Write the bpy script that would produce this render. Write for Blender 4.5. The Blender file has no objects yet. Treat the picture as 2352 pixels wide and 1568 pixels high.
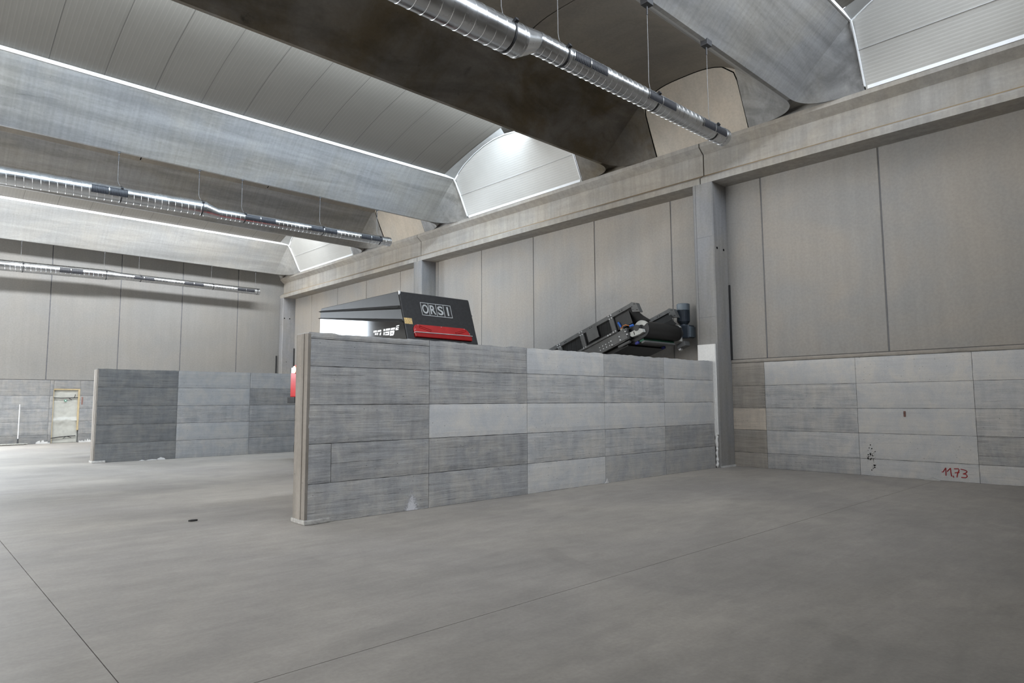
import bpy, bmesh, math, random
from mathutils import Vector, Matrix, noise
random.seed(7)
S = bpy.context.scene
COL = S.collection
PI = math.pi
R = math.radians

# ------------------------------------------------------------------ helpers
def lin(c):
    c = c / 255.0
    return c / 12.92 if c <= 0.04045 else ((c + 0.055) / 1.055) ** 2.4
def rgb(r, g, b): return (lin(r), lin(g), lin(b), 1.0)

def tag(o, label=None, cat=None, group=None, kind=None):
    if label: o['label'] = label
    if cat: o['category'] = cat
    if group: o['group'] = group
    if kind: o['kind'] = kind
    return o

class MB:
    """collects polygons and links them as ONE mesh object"""
    def __init__(self): self.v = []; self.f = []; self.m = []
    def add(self, vs, fs, mi=0):
        b = len(self.v); self.v += [tuple(p) for p in vs]
        for f in fs: self.f.append([b + i for i in f]); self.m.append(mi)
        return self
    def box(self, x0, x1, y0, y1, z0, z1, mi=0):
        return self.add([(x0,y0,z0),(x1,y0,z0),(x1,y1,z0),(x0,y1,z0),(x0,y0,z1),(x1,y0,z1),(x1,y1,z1),(x0,y1,z1)],
                 [(0,3,2,1),(4,5,6,7),(0,1,5,4),(1,2,6,5),(2,3,7,6),(3,0,4,7)], mi)
    def obox(self, c, ax, ay, az, hx, hy, hz, mi=0):
        c = Vector(c); ax = Vector(ax); ay = Vector(ay); az = Vector(az)
        vs = [c + ax*hx*sx + ay*hy*sy + az*hz*sz for sz in (-1,1) for sx, sy in ((-1,-1),(1,-1),(1,1),(-1,1))]
        return self.add(vs, [(0,3,2,1),(4,5,6,7),(0,1,5,4),(1,2,6,5),(2,3,7,6),(3,0,4,7)], mi)
    def prism(self, pts, d, mi=0):
        """closed polygon pts (3D) extruded by vector d"""
        n = len(pts); d = Vector(d)
        vs = [Vector(p) for p in pts]; vs += [p + d for p in vs]
        fs = [tuple(range(n))[::-1], tuple(range(n, 2*n))] + [(i, (i+1) % n, n + (i+1) % n, n + i) for i in range(n)]
        return self.add(vs, fs, mi)
    def tube(self, pts, r, seg=10, mi=0, caps=True):
        pts = [Vector(p) for p in pts]; n = len(pts); vs = []; fs = []
        rr = r if isinstance(r, (list, tuple)) else [r] * n
        up = None
        for i, p in enumerate(pts):
            t = (pts[min(i+1, n-1)] - pts[max(i-1, 0)]).normalized()
            if up is None: up = t.orthogonal().normalized()
            up = (up - t * up.dot(t)).normalized(); sd = t.cross(up)
            for k in range(seg):
                a = 2*PI*k/seg; vs.append(p + (up*math.cos(a) + sd*math.sin(a)) * rr[i])
        for i in range(n-1):
            for k in range(seg):
                a, b = i*seg + k, i*seg + (k+1) % seg
                fs.append((a, b, b+seg, a+seg))
        if caps: fs.append(tuple(range(seg))[::-1]); fs.append(tuple(range((n-1)*seg, n*seg)))
        return self.add(vs, fs, mi)
    def cyl(self, a, b, r, seg=20, mi=0): return self.tube([a, b], r, seg, mi)
    def grid(self, rows, mi=0, close=False):
        n = len(rows[0]); vs = [p for r_ in rows for p in r_]; fs = []
        for i in range(len(rows)-1):
            for k in range(n if close else n-1):
                a, b = i*n + k, i*n + (k+1) % n
                fs.append((a, b, b+n, a+n))
        return self.add(vs, fs, mi)
    def build(self, name, mats, parent=None, smooth=False, bevel=0, bseg=2, recalc=True):
        me = bpy.data.meshes.new(name)
        me.from_pydata(self.v, [], self.f); me.update()
        if not isinstance(mats, (list, tuple)): mats = [mats]
        for m in mats: me.materials.append(m)
        for p, i in zip(me.polygons, self.m): p.material_index = i
        if recalc:
            bm = bmesh.new(); bm.from_mesh(me); bmesh.ops.recalc_face_normals(bm, faces=bm.faces); bm.to_mesh(me); bm.free()
        if smooth:
            for p in me.polygons: p.use_smooth = True
            try: me.set_sharp_from_angle(angle=R(35))
            except Exception: pass
        o = bpy.data.objects.new(name, me); COL.objects.link(o)
        if parent is not None:
            o.parent = parent; o.matrix_parent_inverse = Matrix.Translation(-Vector(parent.location))
        if bevel:
            md = o.modifiers.new('bevel', 'BEVEL'); md.width = bevel; md.segments = bseg; md.limit_method = 'ANGLE'; md.angle_limit = R(40)
        return o

def empty(name, loc):
    o = bpy.data.objects.new(name, None); COL.objects.link(o); o.location = loc; o.empty_display_size = .3
    return o

# ------------------------------------------------------------------ materials
class NT:
    def __init__(self, name):
        self.mat = bpy.data.materials.new(name); self.mat.use_nodes = True
        self.t = self.mat.node_tree; self.n = self.t.nodes; self.n.clear()
        self.out = self.n.new('ShaderNodeOutputMaterial')
        self.bs = self.n.new('ShaderNodeBsdfPrincipled'); self.L(self.bs.outputs[0], self.out.inputs[0])
        self.tc = self.n.new('ShaderNodeTexCoord').outputs['Object']
    def L(self, a, b): self.t.links.new(a, b)
    def put(self, sock, v):
        if hasattr(v, 'is_output') or isinstance(v, bpy.types.NodeSocket): self.L(v, sock)
        else: sock.default_value = v
    def math(self, op, a, b=0.0, c=0.0, clamp=False):
        m = self.n.new('ShaderNodeMath'); m.operation = op; m.use_clamp = clamp
        self.put(m.inputs[0], a); self.put(m.inputs[1], b)
        if op in ('MULTIPLY_ADD', 'SMOOTH_MIN', 'COMPARE'): self.put(m.inputs[2], c)
        return m.outputs[0]
    def mapping(self, scale=(1,1,1), loc=(0,0,0), rot=(0,0,0), vec=None):
        m = self.n.new('ShaderNodeMapping'); self.L(vec or self.tc, m.inputs[0])
        m.inputs['Scale'].default_value = scale; m.inputs['Location'].default_value = loc; m.inputs['Rotation'].default_value = rot
        return m.outputs[0]
    def noise(self, vec, scale, detail=4, rough=.55, dist=0.0):
        m = self.n.new('ShaderNodeTexNoise'); self.L(vec, m.inputs['Vector'])
        m.inputs['Scale'].default_value = scale; m.inputs['Detail'].default_value = detail
        m.inputs['Roughness'].default_value = rough; m.inputs['Distortion'].default_value = dist
        return m.outputs[0]
    def voro(self, vec, scale, rnd=1.0):
        m = self.n.new('ShaderNodeTexVoronoi'); self.L(vec, m.inputs['Vector']); m.inputs['Scale'].default_value = scale
        m.inputs['Randomness'].default_value = rnd
        return m.outputs['Distance'], m.outputs['Color']
    def rng(self, v, a, b, c=0.0, d=1.0, smooth=True):
        m = self.n.new('ShaderNodeMapRange'); m.interpolation_type = 'SMOOTHSTEP' if smooth else 'LINEAR'
        self.L(v, m.inputs[0])
        for i, x in zip((1,2,3,4), (a,b,c,d)): self.put(m.inputs[i], x)
        return m.outputs[0]
    def mix(self, f, a, b):
        m = self.n.new('ShaderNodeMix'); m.data_type = 'RGBA'
        self.put(m.inputs['Factor'], f); self.put(m.inputs['A'], a) if False else None
        for s, v in ((m.inputs[6], a), (m.inputs[7], b)): self.put(s, v)
        return m.outputs[2]
    def scale_col(self, col, f, k=1.0):
        if k != 1.0: f = self.math('MULTIPLY', f, k)
        m = self.n.new('ShaderNodeVectorMath'); m.operation = 'SCALE'
        self.put(m.inputs[0], col if not isinstance(col, tuple) else col[:3]); self.put(m.inputs['Scale'], f)
        return m.outputs[0]
    def xyz(self, vec=None):
        m = self.n.new('ShaderNodeSeparateXYZ'); self.L(vec or self.tc, m.inputs[0]); return m.outputs
    def bump(self, h, strength=.3, dist=.01):
        m = self.n.new('ShaderNodeBump'); m.inputs['Strength'].default_value = strength; m.inputs['Distance'].default_value = dist
        self.L(h, m.inputs['Height']); self.L(m.outputs[0], self.bs.inputs['Normal'])
    def fin(self, col=None, rough=None, metal=0.0, spec=.5):
        if col is not None: self.put(self.bs.inputs['Base Color'], col)
        if rough is not None: self.put(self.bs.inputs['Roughness'], rough)
        self.bs.inputs['Metallic'].default_value = metal
        self.bs.inputs['Specular IOR Level'].default_value = spec
        return self.mat

def plain(name, col, rough=.5, metal=0.0, spec=.5, var=.12, vs=6.0):
    t = NT(name); n = t.noise(t.tc, vs, 4)
    f = t.rng(n, .3, .7, 1 - var, 1 + var)
    return t.fin(t.scale_col(col, f), rough, metal, spec)

def cast_concrete(name, c1, c2, streak=(.25, 3.0, 3.0), amt=.35, big=.45, pores=.5, rough=.75, spec=.3, dark=.5, vert=.0, k=.62, cross=0):
    """smooth precast concrete with long streaks, clouds and a few pores"""
    t = NT(name)
    cl = t.noise(t.tc, big, 5, .6, .4)
    st = t.noise(t.mapping(streak), 1.0, 6, .62, .6)
    fi = t.noise(t.tc, 22, 4, .6)
    col = t.mix(t.rng(cl, .35, .68), c1, c2)
    f = t.rng(st, .25, .75, 1 - amt, 1 + amt * .6)
    # a few dark smears with a shape of their own
    sm = t.noise(t.mapping((streak[0]*2.2, streak[1]*1.3, streak[2]*1.3), (3.1, 8.2, 1.7)), 1.0, 7, .68, 1.2)
    f = t.math('MULTIPLY', f, t.rng(sm, .60, .78, 1.0, 1 - dark))
    f = t.math('MULTIPLY', f, t.rng(fi, .3, .7, .95, 1.05))
    if vert:
        vn = t.noise(t.mapping((7, 7, .5)), 1.0, 5, .6)
        f = t.math('MULTIPLY', f, t.rng(vn, .3, .7, 1 - vert, 1 + vert))
    if cross:
        vn = t.noise(t.mapping((16, .7, .7)), 1.0, 4, .6, .2)
        f = t.math('MULTIPLY', f, t.rng(vn, .3, .7, 1 - cross, 1 + cross))
    d, c = t.voro(t.tc, 9.0)
    pr = t.math('MULTIPLY', t.math('LESS_THAN', d, .06), t.math('GREATER_THAN', t.xyz(c)[0], .72))
    f = t.math('MULTIPLY', f, t.math('SUBTRACT', 1.0, t.math('MULTIPLY', pr, pores)))
    t.bump(t.math('ADD', t.math('MULTIPLY', fi, .4), st), .12, .02)
    return t.fin(t.scale_col(col, f, k), rough, 0, spec)

def block_concrete(name, c1, c2):
    """board formed concrete; the object colour carries tone, seed and roughness of each cast panel"""
    t = NT(name)
    oi = t.n.new('ShaderNodeObjectInfo')
    sp = t.xyz(oi.outputs['Color']); tone, seed, bd = t.math('POWER', sp[0], .85), sp[1], sp[2]
    off = t.n.new('ShaderNodeCombineXYZ')
    for i, k in enumerate((37.0, 37.0, 11.0)): t.L(t.math('MULTIPLY', seed, k), off.inputs[i])
    ad = t.n.new('ShaderNodeVectorMath'); ad.operation = 'ADD'; t.L(t.tc, ad.inputs[0]); t.L(off.outputs[0], ad.inputs[1])
    vec = ad.outputs[0]
    st = t.noise(t.mapping((1.1, 1.1, 24), vec=vec), 1.0, 8, .72, .4)
    st2 = t.noise(t.mapping((3.2, 3.2, 95), vec=vec), 1.0, 5, .7, .25)
    cl = t.noise(vec, 2.6, 8, .7, .5)
    dr = t.noise(t.mapping((9, 9, .9), vec=vec), 1.0, 5, .6, .3)
    fi = t.noise(t.mapping((1, 1, 1.8), vec=vec), 48, 6, .78)
    s = t.math('MULTIPLY', t.math('SUBTRACT', t.rng(st, .25, .75), .5), .36)
    s = t.math('ADD', s, t.math('MULTIPLY', t.math('SUBTRACT', t.rng(st2, .25, .75), .5), .26))
    s = t.math('ADD', s, t.math('MULTIPLY', t.math('SUBTRACT', t.rng(dr, .3, .7), .5), .16))
    # edges of the shuttering boards: thin broken dark lines
    z = t.xyz(vec)[2]
    wv = t.math('MULTIPLY_ADD', t.noise(t.mapping((2.2, 2.2, 2.2), vec=vec), 1.0, 3), .05, z)
    fz = t.math('ABSOLUTE', t.math('SUBTRACT', t.math('FRACT', t.math('MULTIPLY', wv, 9.3)), .5))
    ln = t.math('MULTIPLY', t.rng(fz, .0, .045, 1.0, 0.0), t.rng(t.noise(t.mapping((1.6, 1.6, 7), vec=vec), 1.0, 4, .7), .50, .60))
    s = t.math('SUBTRACT', s, t.math('MULTIPLY', ln, .60))
    s = t.math('MULTIPLY', s, bd)
    c = t.math('MULTIPLY', t.math('SUBTRACT', t.rng(cl, .28, .72), .5), t.math('MULTIPLY_ADD', bd, .20, .12))
    g = t.math('MULTIPLY', t.math('SUBTRACT', fi, .5), .46)
    f = t.math('ADD', t.math('ADD', s, c), t.math('ADD', g, 1.0))
    d, cc = t.voro(t.mapping((1, 1, 1.6), vec=vec), 10.0)
    pr = t.math('MULTIPLY', t.math('LESS_THAN', d, .085), t.math('GREATER_THAN', t.xyz(cc)[0], .58))
    f = t.math('MULTIPLY', f, t.math('SUBTRACT', 1.0, t.math('MULTIPLY', pr, .45)))
    f = t.math('MULTIPLY', t.math('MAXIMUM', f, .25), tone)
    col = t.mix(t.rng(cl, .35, .7), c1, c2)
    h = t.math('ADD', t.math('MULTIPLY', st, t.math('MULTIPLY', bd, 1.0)), t.math('SUBTRACT', t.math('MULTIPLY', st2, t.math('MULTIPLY', bd, .5)), t.math('MULTIPLY', pr, .6)))
    t.bump(h, .55, .012)
    return t.fin(t.scale_col(col, f, 1.36), .85, 0, .2)

def floor_mat():
    t = NT('power_floated_floor')
    w = t.noise(t.mapping((.35, 1.0, 1), rot=(0, 0, R(24))), 1.1, 8, .62, .8)
    cl = t.noise(t.tc, .33, 6, .6, .6)
    sc = t.noise(t.mapping((1.0, 14, 1), rot=(0, 0, R(-38))), 1.2, 5, .7, .5)
    fi = t.noise(t.tc, 38, 4, .65)
    f = t.rng(w, .3, .72, .90, 1.06)
    w2 = t.noise(t.mapping((1.6, 7.0, 1), rot=(0, 0, R(17))), 1.0, 8, .7, .6)
    f = t.math('MULTIPLY', f, t.rng(w2, .3, .7, .93, 1.05))
    w3 = t.noise(t.tc, 3.2, 8, .72, .5)
    f = t.math('MULTIPLY', f, t.rng(w3, .3, .7, .94, 1.05))
    f = t.math('MULTIPLY', f, t.rng(cl, .3, .7, .90, 1.08))
    f = t.math('MULTIPLY', f, t.rng(sc, .58, .74, 1.0, .93))
    f = t.math('MULTIPLY', f, t.rng(fi, .3, .7, .95, 1.05))
    x, y, z = t.xyz()
    # a faint tyre arc
    def arc(cx, cy, r0, r1, amt):
        dx = t.math('SUBTRACT', x, cx); dy = t.math('SUBTRACT', y, cy)
        d = t.math('SQRT', t.math('ADD', t.math('MULTIPLY', dx, dx), t.math('MULTIPLY', dy, dy)))
        a = t.math('MULTIPLY', t.rng(d, r0 - .03, r0 + .02), t.rng(d, r1 - .02, r1 + .03, 1.0, 0.0))
        n = t.noise(t.tc, 1.7, 5, .6)
        return t.math('SUBTRACT', 1.0, t.math('MULTIPLY', t.math('MULTIPLY', a, t.rng(n, .45, .62)), amt))
    f = t.math('MULTIPLY', f, arc(3.5, 1.95, .52, .66, .10))
    f = t.math('MULTIPLY', f, arc(6.4, 3.0, 2.3, 2.47, .08))
    f = t.math('MULTIPLY', f, arc(2.0, 9.0, 3.2, 3.36, .07))
    col = t.mix(t.rng(cl, .3, .7), rgb(158, 152, 146), rgb(162, 155, 146))
    t.bump(fi, .05, .01)
    return t.fin(t.scale_col(col, f, .98), t.rng(w, .3, .7, .54, .66), 0, .25)

def ribbed(name, col, axis, pitch, line, jpitch, rough=.45, jline=.018, dark=.72, k=.75):
    """profiled white sheet: fine ribs across one axis plus panel joints"""
    t = NT(name); c = t.xyz()[axis]
    fr = t.math('FRACT', t.math('DIVIDE', c, pitch))
    rib = t.math('LESS_THAN', fr, line)
    jf = t.math('FRACT', t.math('DIVIDE', c, jpitch))
    jt = t.math('LESS_THAN', jf, jline)
    f = t.math('SUBTRACT', 1.0, t.math('MULTIPLY', rib, 1 - dark))
    f = t.math('MULTIPLY', f, t.math('SUBTRACT', 1.0, t.math('MULTIPLY', jt, .45)))
    n = t.noise(t.tc, 1.3, 4); f = t.math('MULTIPLY', f, t.rng(n, .3, .7, .97, 1.03))
    tri = t.math('ABSOLUTE', t.math('SUBTRACT', fr, .5))
    t.bump(t.math('ADD', tri, t.math('MULTIPLY', jt, -1.0)), .25, .01)
    return t.fin(t.scale_col(col, f, k), rough, 0, .4)

M = {}
M['floor'] = floor_mat()
M['block'] = block_concrete('board_formed_concrete', rgb(168, 168, 168), rgb(172, 168, 162))
M['mortar'] = plain('dark_mortar', rgb(84, 82, 80), .9, spec=.1)
M['panel'] = cast_concrete('cladding_concrete', rgb(196, 193, 189), rgb(204, 195, 184), (.5, .5, .5), .06, .5, .3, .8, .2, .10, vert=.03, k=.55)
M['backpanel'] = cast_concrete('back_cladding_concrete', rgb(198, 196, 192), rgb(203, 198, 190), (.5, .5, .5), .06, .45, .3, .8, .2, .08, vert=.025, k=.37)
M['joint'] = plain('joint_sealant', rgb(110, 110, 113), .8, spec=.1)
M['pillar'] = cast_concrete('pillar_concrete', rgb(168, 168, 170), rgb(176, 172, 166), (3, 3, .5), .12, .8, .5, .75, .2, .18, vert=.06)
M['girder'] = cast_concrete('girder_concrete', rgb(186, 182, 176), rgb(194, 185, 172), (3.0, .35, 3.0), .14, .5, .5, .75, .2, .26, vert=.10, k=.66)
M['dusty'] = cast_concrete('dusty_concrete', rgb(182, 160, 128), rgb(192, 164, 124), (3.0, .5, 3.0), .15, .8, .3, .85, .2, .2)
M['beam'] = cast_concrete('beam_concrete', rgb(182, 182, 182), rgb(190, 186, 178), (.22, 2.6, 2.6), .34, .6, .5, .62, .3, .42, cross=.07, k=.54)
M['palebeam'] = cast_concrete('pale_beam_concrete', rgb(196, 196, 194), rgb(206, 202, 194), (.22, 2.6, 2.6), .22, .5, .5, .62, .3, .34, cross=.05, k=.54)
M['stained_shaded'] = cast_concrete('stained_shaded_beam_concrete', rgb(136, 131, 124), rgb(112, 100, 80), (.5, 1.3, 1.3), .42, .9, .5, .7, .25, .6, k=.66)  # brown mottled stains, with the shade of this beam's flank darkened into the colour
M['vault'] = cast_concrete('vault_concrete', rgb(160, 154, 146), rgb(172, 164, 152), (1.4, .5, 1.0), .14, .6, .4, .75, .2, .15)
M['infill'] = cast_concrete('infill_concrete', rgb(196, 188, 176), rgb(204, 192, 176), (.5, .7, .5), .10, .8, .4, .8, .2, .10, vert=.05, k=.85)
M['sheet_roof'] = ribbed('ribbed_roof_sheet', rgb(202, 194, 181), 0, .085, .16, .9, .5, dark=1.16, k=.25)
M['sheet_wall'] = ribbed('ribbed_gable_sheet', rgb(226, 224, 218), 2, .052, .16, 10.0, .45, dark=.90, k=.64)
M['rib'] = plain('grey_arch_rib', rgb(170, 170, 168), .6, var=.05)
M['trim'] = plain('white_flashing', rgb(236, 238, 240), .4, var=.03)
M['black'] = plain('matt_black_paint', rgb(46, 46, 47), .5, spec=.4, var=.15, vs=20)
M['satin'] = plain('satin_black_paint', rgb(40, 39, 38), .42, spec=.28, var=.1)
M['gloss'] = plain('gloss_black_paint', rgb(20, 20, 21), .06, spec=.8, var=.05)
M['red'] = plain('red_paint', rgb(176, 34, 34), .4, var=.12)
M['darkred'] = plain('deep_red_paint', rgb(150, 8, 10), .35, var=.1)
M['white'] = plain('white_lettering', rgb(236, 236, 236), .5, var=.03)
M['silver'] = plain('silver_lettering', rgb(182, 184, 184), .45, var=.08)
M['sticker'] = plain('tan_sticker', rgb(206, 176, 118), .6, var=.35, vs=60)
M['frame'] = plain('grey_machine_paint', rgb(90, 90, 89), .5, var=.14)
M['frame_dark'] = plain('dark_grey_steel', rgb(48, 48, 48), .55, var=.2)
M['belt'] = plain('black_rubber_belt', rgb(24, 23, 22), .5, var=.3, vs=14)
M['pale'] = plain('pale_grey_casting', rgb(176, 176, 170), .5, var=.12)
M['motor'] = plain('blue_grey_motor_paint', rgb(58, 66, 76), .45, var=.12)
M['motorcap'] = plain('lighter_motor_cowl', rgb(104, 114, 122), .4, var=.08)
M['green'] = plain('green_scraper', rgb(20, 92, 66), .5)
M['blue'] = plain('blue_plastic', rgb(40, 100, 190), .4)
M['navy'] = plain('navy_plastic', rgb(24, 28, 104), .4)
M['bolt'] = plain('bright_bolt', rgb(226, 226, 226), .35, .3)
M['orange'] = plain('orange_lens', rgb(240, 150, 80), .25)
M['grille'] = plain('grille_dark', rgb(22, 22, 26), .5)
M['fin'] = plain('grille_fin', rgb(84, 86, 94), .5, .3)
M['wire'] = plain('steel_wire', rgb(112, 112, 112), .5, .3)
M['bracket'] = plain('dark_bracket', rgb(48, 48, 50), .5)
M['foam'] = plain('white_polystyrene', rgb(232, 230, 226), .85, spec=.1, var=.04, vs=40)
M['rubber'] = plain('black_strip', rgb(40, 40, 41), .7)
M['hole'] = plain('black_hole', rgb(14, 14, 14), .9, spec=0)
M['redspray'] = plain('red_marker_paint', rgb(150, 18, 22), .6)
M['rust'] = plain('rusty_shim', rgb(122, 92, 84), .9, var=.35, vs=40)
M['splash'] = plain('white_plaster', rgb(186, 184, 181), .9, spec=.1)
M['footing'] = plain('pale_mortar', rgb(158, 155, 150), .9, spec=.1, var=.2, vs=20)
M['film'] = plain('milky_film', rgb(164, 162, 154), .28, var=.08)
M['woodtrim'] = plain('pale_wood_lining', rgb(168, 150, 116), .6, var=.1)
M['strap'] = plain('black_strap', rgb(34, 34, 34), .6)
M['exit'] = plain('green_sign', rgb(30, 110, 84), .5)
M['mophead'] = plain('grey_mop_yarn', rgb(150, 148, 140), .95, var=.3, vs=40)
M['alu'] = plain('aluminium_tube', rgb(214, 214, 214), .35, .5)
M['chip'] = plain('dark_chip', rgb(44, 42, 40), .9)
M['outside'] = plain('light_asphalt', rgb(170, 170, 168), .9)

def duct_mat():
    t = NT('galvanised_steel')
    n = t.noise(t.mapping((1.5, 1, 1)), 2.0, 4, .6)
    return t.fin(t.scale_col((.60, .61, .62, 1), t.rng(n, .3, .7, .9, 1.05)), t.rng(n, .3, .7, .22, .30), 1.0)
M['duct'] = duct_mat()

SKY = (.80, .90, 1.0, 1)
def emit(name, col, k):
    t = NT(name); e = t.n.new('ShaderNodeEmission'); e.inputs[0].default_value = col; e.inputs[1].default_value = k
    t.L(e.outputs[0], t.out.inputs[0]); return t.mat
M['skylight'] = emit('daylit_polycarbonate', SKY, 24.0)
M['skylight_dull'] = emit('dimmed_daylit_polycarbonate', SKY, 8.0)  # same glazing, emission lowered to dim the light in the nearest bay

# ------------------------------------------------------------------ layout
XW, XP = 12.46, 11.91          # cladding face, pillar / girder front
XL = -12.0                     # far end of the beams, out of the photo
YB, YR = 27.05, -9.0           # back wall, rear wall behind the camera
ZG0, ZG1 = 5.745, 6.61         # girder bottom and top
ZT = 7.65                      # top edge of the roof beams
BW = 2.12
BEAMS = [-6.97, -2.72, 3.75, 8.0, 14.46, 18.80, 25.20]

# floor: three slabs divided by two saw cuts
g = .0025; f = MB()
JX, JY = .865, 3.172
for (x0, x1, y0, y1) in ((XL, JX-g, YR, JY-g), (JX+g, 12.7, YR, JY-g), (XL, JX-g, JY+g, YB+.3), (JX+g, 12.7, JY+g, YB+.3)):
    f.box(x0, x1, y0, y1, -.2, 0)
f.box(XL, 12.7, YR, YB+.3, -.25, -.012, 1)
tag(f.build('floor', [M['floor'], M['hole']]), 'smooth grey power-floated concrete floor with two saw-cut joints', 'floor', kind='structure')

# right wall: tall precast cladding panels
wr = empty('wall_right', (XW, 9, 2.13)); tag(wr, 'tall pale precast concrete cladding panels above the retaining wall, under the girder', 'wall', kind='structure')
jy = [YR, -6.8, -4.7, -2.57, -.44, 1.67, 3.77, 5.935, 8.03, 10.22, 12.35, 14.49, 16.60, 18.72, 20.93, 23.05, 25.2, YB]
MB().box(XW+.014, XW+.3, YR, YB+.3, 0, 7.7).build('backing', M['joint'], wr)
for a, b in zip(jy[:-1], jy[1:]):
    MB().box(XW, XW+.05, a+.012, b-.012, 2.135, 6.9).build('cladding_panel', M['panel'], wr, bevel=.008)
# fine light sealant bead beside each joint is part of the joint
bd = MB()
for y in jy[1:-1]: bd.box(XW+.012, XW+.05, y+.002, y+.008, 2.135, 6.9)
bd.build('sealant_bead', M['pillar'], wr)

# back wall with a wide open gateway left of the photo
XD0, XD1, ZD = -3.25, 1.35, 5.35
wb = empty('wall_back', (4, YB, 2.13)); tag(wb, 'pale precast concrete panels of the far end wall', 'wall', kind='structure')
bk = MB(); bk.box(XD1, 4.085, YB+.018, YB+.4, 0, 7.36).box(4.085, 4.85, YB+.018, YB+.4, 1.84, 7.36).box(4.85, XW+.3, YB+.018, YB+.4, 0, 7.36).box(4.085, 4.85, YB+.12, YB+.4, 0, 1.84)
bk.box(XL, XD0, YB+.1, YB+.4, 0, 7.36).box(XD0, XD1, YB+.1, YB+.4, ZD, 7.36)
bk.build('backing', M['joint'], wb)
jx = [XD1, 1.745, 3.845, 5.946, 8.046, 10.163, XW]
for a, b in zip(jx[:-1], jx[1:]):
    MB().box(a+.014, b-.014, YB, YB+.1, 2.14, 7.36).build('cladding_panel', M['backpanel'], wb, bevel=.008)
for a, b in ((XL, XD0), ):
    MB().box(a, b, YB, YB+.1, 0, 7.36).build('cladding_panel', M['backpanel'], wb)
MB().box(XD0, XD1, YB, YB+.1, ZD, 7.36).build('cladding_panel', M['backpanel'], wb)

# walls that close the hall out of the photo
m = MB(); m.box(XL-.3, XL, YR, YB+.4, 5.7, 9.2).box(XL-.3, XL, YR, YB+.4, 0, .25)
for y0, y1 in ((YR, 5.6), (11.9, 12.7), (18.9, 19.7), (26.0, YB+.4)): m.box(XL-.3, XL, y0, y1, .25, 5.7)  # made-up openings that let in the added side fill
tag(m.build('wall_left', M['panel']), 'unseen left wall with openings added for the warm side fill light, outside the photo', 'wall', kind='structure')
tag(MB().box(XL-.3, 12.7, YR-.3, YR, 0, 9.2).build('wall_front', M['panel']), 'plain concrete wall behind the viewer', 'wall', kind='structure')

# ------------------------------------------------------------------ cast concrete panels of partitions and retaining walls
def cast_panel(parent, to, a0, a1, z0, z1, d0, d1, tone, bd, seed, jag=0.0, tint=None):
    """to(a, d, z) -> world; a along the wall, d through it. Front at d0."""
    g = .003; a0 += g; a1 -= g; z0 += g; z1 -= g * (0 if jag else 1)
    nx = max(3, int((a1 - a0) / .045)); nz = max(3, int((z1 - z0) / .06))
    mb = MB(); rows = []
    for j in range(nz+1):
        row = []
        for i in range(nx+1):
            u, w = i/nx, j/nz; a = a0 + (a1-a0)*u; z = z0 + (z1-z0)*w
            e = min(u*(a1-a0), (1-u)*(a1-a0), w*(z1-z0), (1-w)*(z1-z0))
            n1 = noise.noise(Vector((a*9+seed*71, z*9, seed*13))); n2 = noise.noise(Vector((a*23, z*23, seed*31+5)))
            d = d0 + .0022*n1*bd + (.005 + .003*n2 if e < 1e-4 else 0)
            if e < 1e-4:
                if i in (0, nx): a += .003*n2
                if j in (0, nz): z += .003*n1
            if jag and j == nz:
                z += jag * (noise.noise(Vector((a*3.2, seed, 2.0))) + .7*noise.noise(Vector((a*11, seed, 7.0))) - .2)
            row.append(to(a, d, z))
        rows.append(row)
    mb.grid(rows)
    back = []
    for j in range(nz+1): back.append([to(a0 + (a1-a0)*i/nx, d1, z0 + (z1-z0)*j/nz + (Vector(rows[j][i]).z - (z0 + (z1-z0)*j/nz) if jag and j == nz else 0)) for i in range(nx+1)])
    mb.grid([r_[::-1] for r_ in back])
    mb.grid([rows[0], back[0]]); mb.grid([rows[-1], back[-1]])
    mb.grid([[r_[0] for r_ in rows], [r_[0] for r_ in back]]); mb.grid([[r_[-1] for r_ in rows], [r_[-1] for r_ in back]])
    o = mb.build('concrete_panel', tint or M['block'], parent, recalc=True)
    o.color = (tone, seed, bd, 1)
    return o

M['tan'] = block_concrete('tan_board_formed_concrete', rgb(180, 170, 158), rgb(174, 163, 149))
M['brownish'] = block_concrete('brownish_board_formed_concrete', rgb(166, 160, 152), rgb(160, 152, 142))

def partition(x0, xs, x1, y0, y1, zs, tones, jag, label, extra=()):
    root = empty('partition_wall', ((x0+x1)/2, (y0+y1)/2, 0))
    tag(root, label, 'partition wall', 'concrete partition walls of stacked cast panels', 'thing')
    ym = (y0+y1)/2
    MB().box(x0+.012, x1-.012, y0+.014, y1-.014, 0, zs[-1]-.02).build('core', M['mortar'], root)
    cols = [x0] + xs + [x1]; k = 0
    for ci in range(len(cols)-1):
        for ri in range(len(zs)-1):
            tone, bd = tones[ri][ci]
            cuts = [(cols[ci], cols[ci+1], zs[ri], zs[ri+1], tone)]
            for (c_, r_, mode, at) in extra:
                if (c_, r_) == (ci, ri):
                    a, b, z0, z1, t_ = cuts[0]
                    cuts = [(a, at, z0, z1, t_*1.05), (at, b, z0, z1, t_)] if mode == 'x' else [(a, b, z0, at, t_), (a, b, at, z1, t_*1.12)]
            for (a, b, z0, z1, t_) in cuts:
                k += 1; top = ri == len(zs)-2 and abs(z1 - zs[-1]) < 1e-6
                sd = (k * .6180339) % 1.0
                cast_panel(root, lambda a_, d, z: (a_, d, z), a, b, z0, z1, y0, y1, t_ * random.uniform(.97, 1.03), bd, sd, jag if top else 0)
    return root

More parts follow.
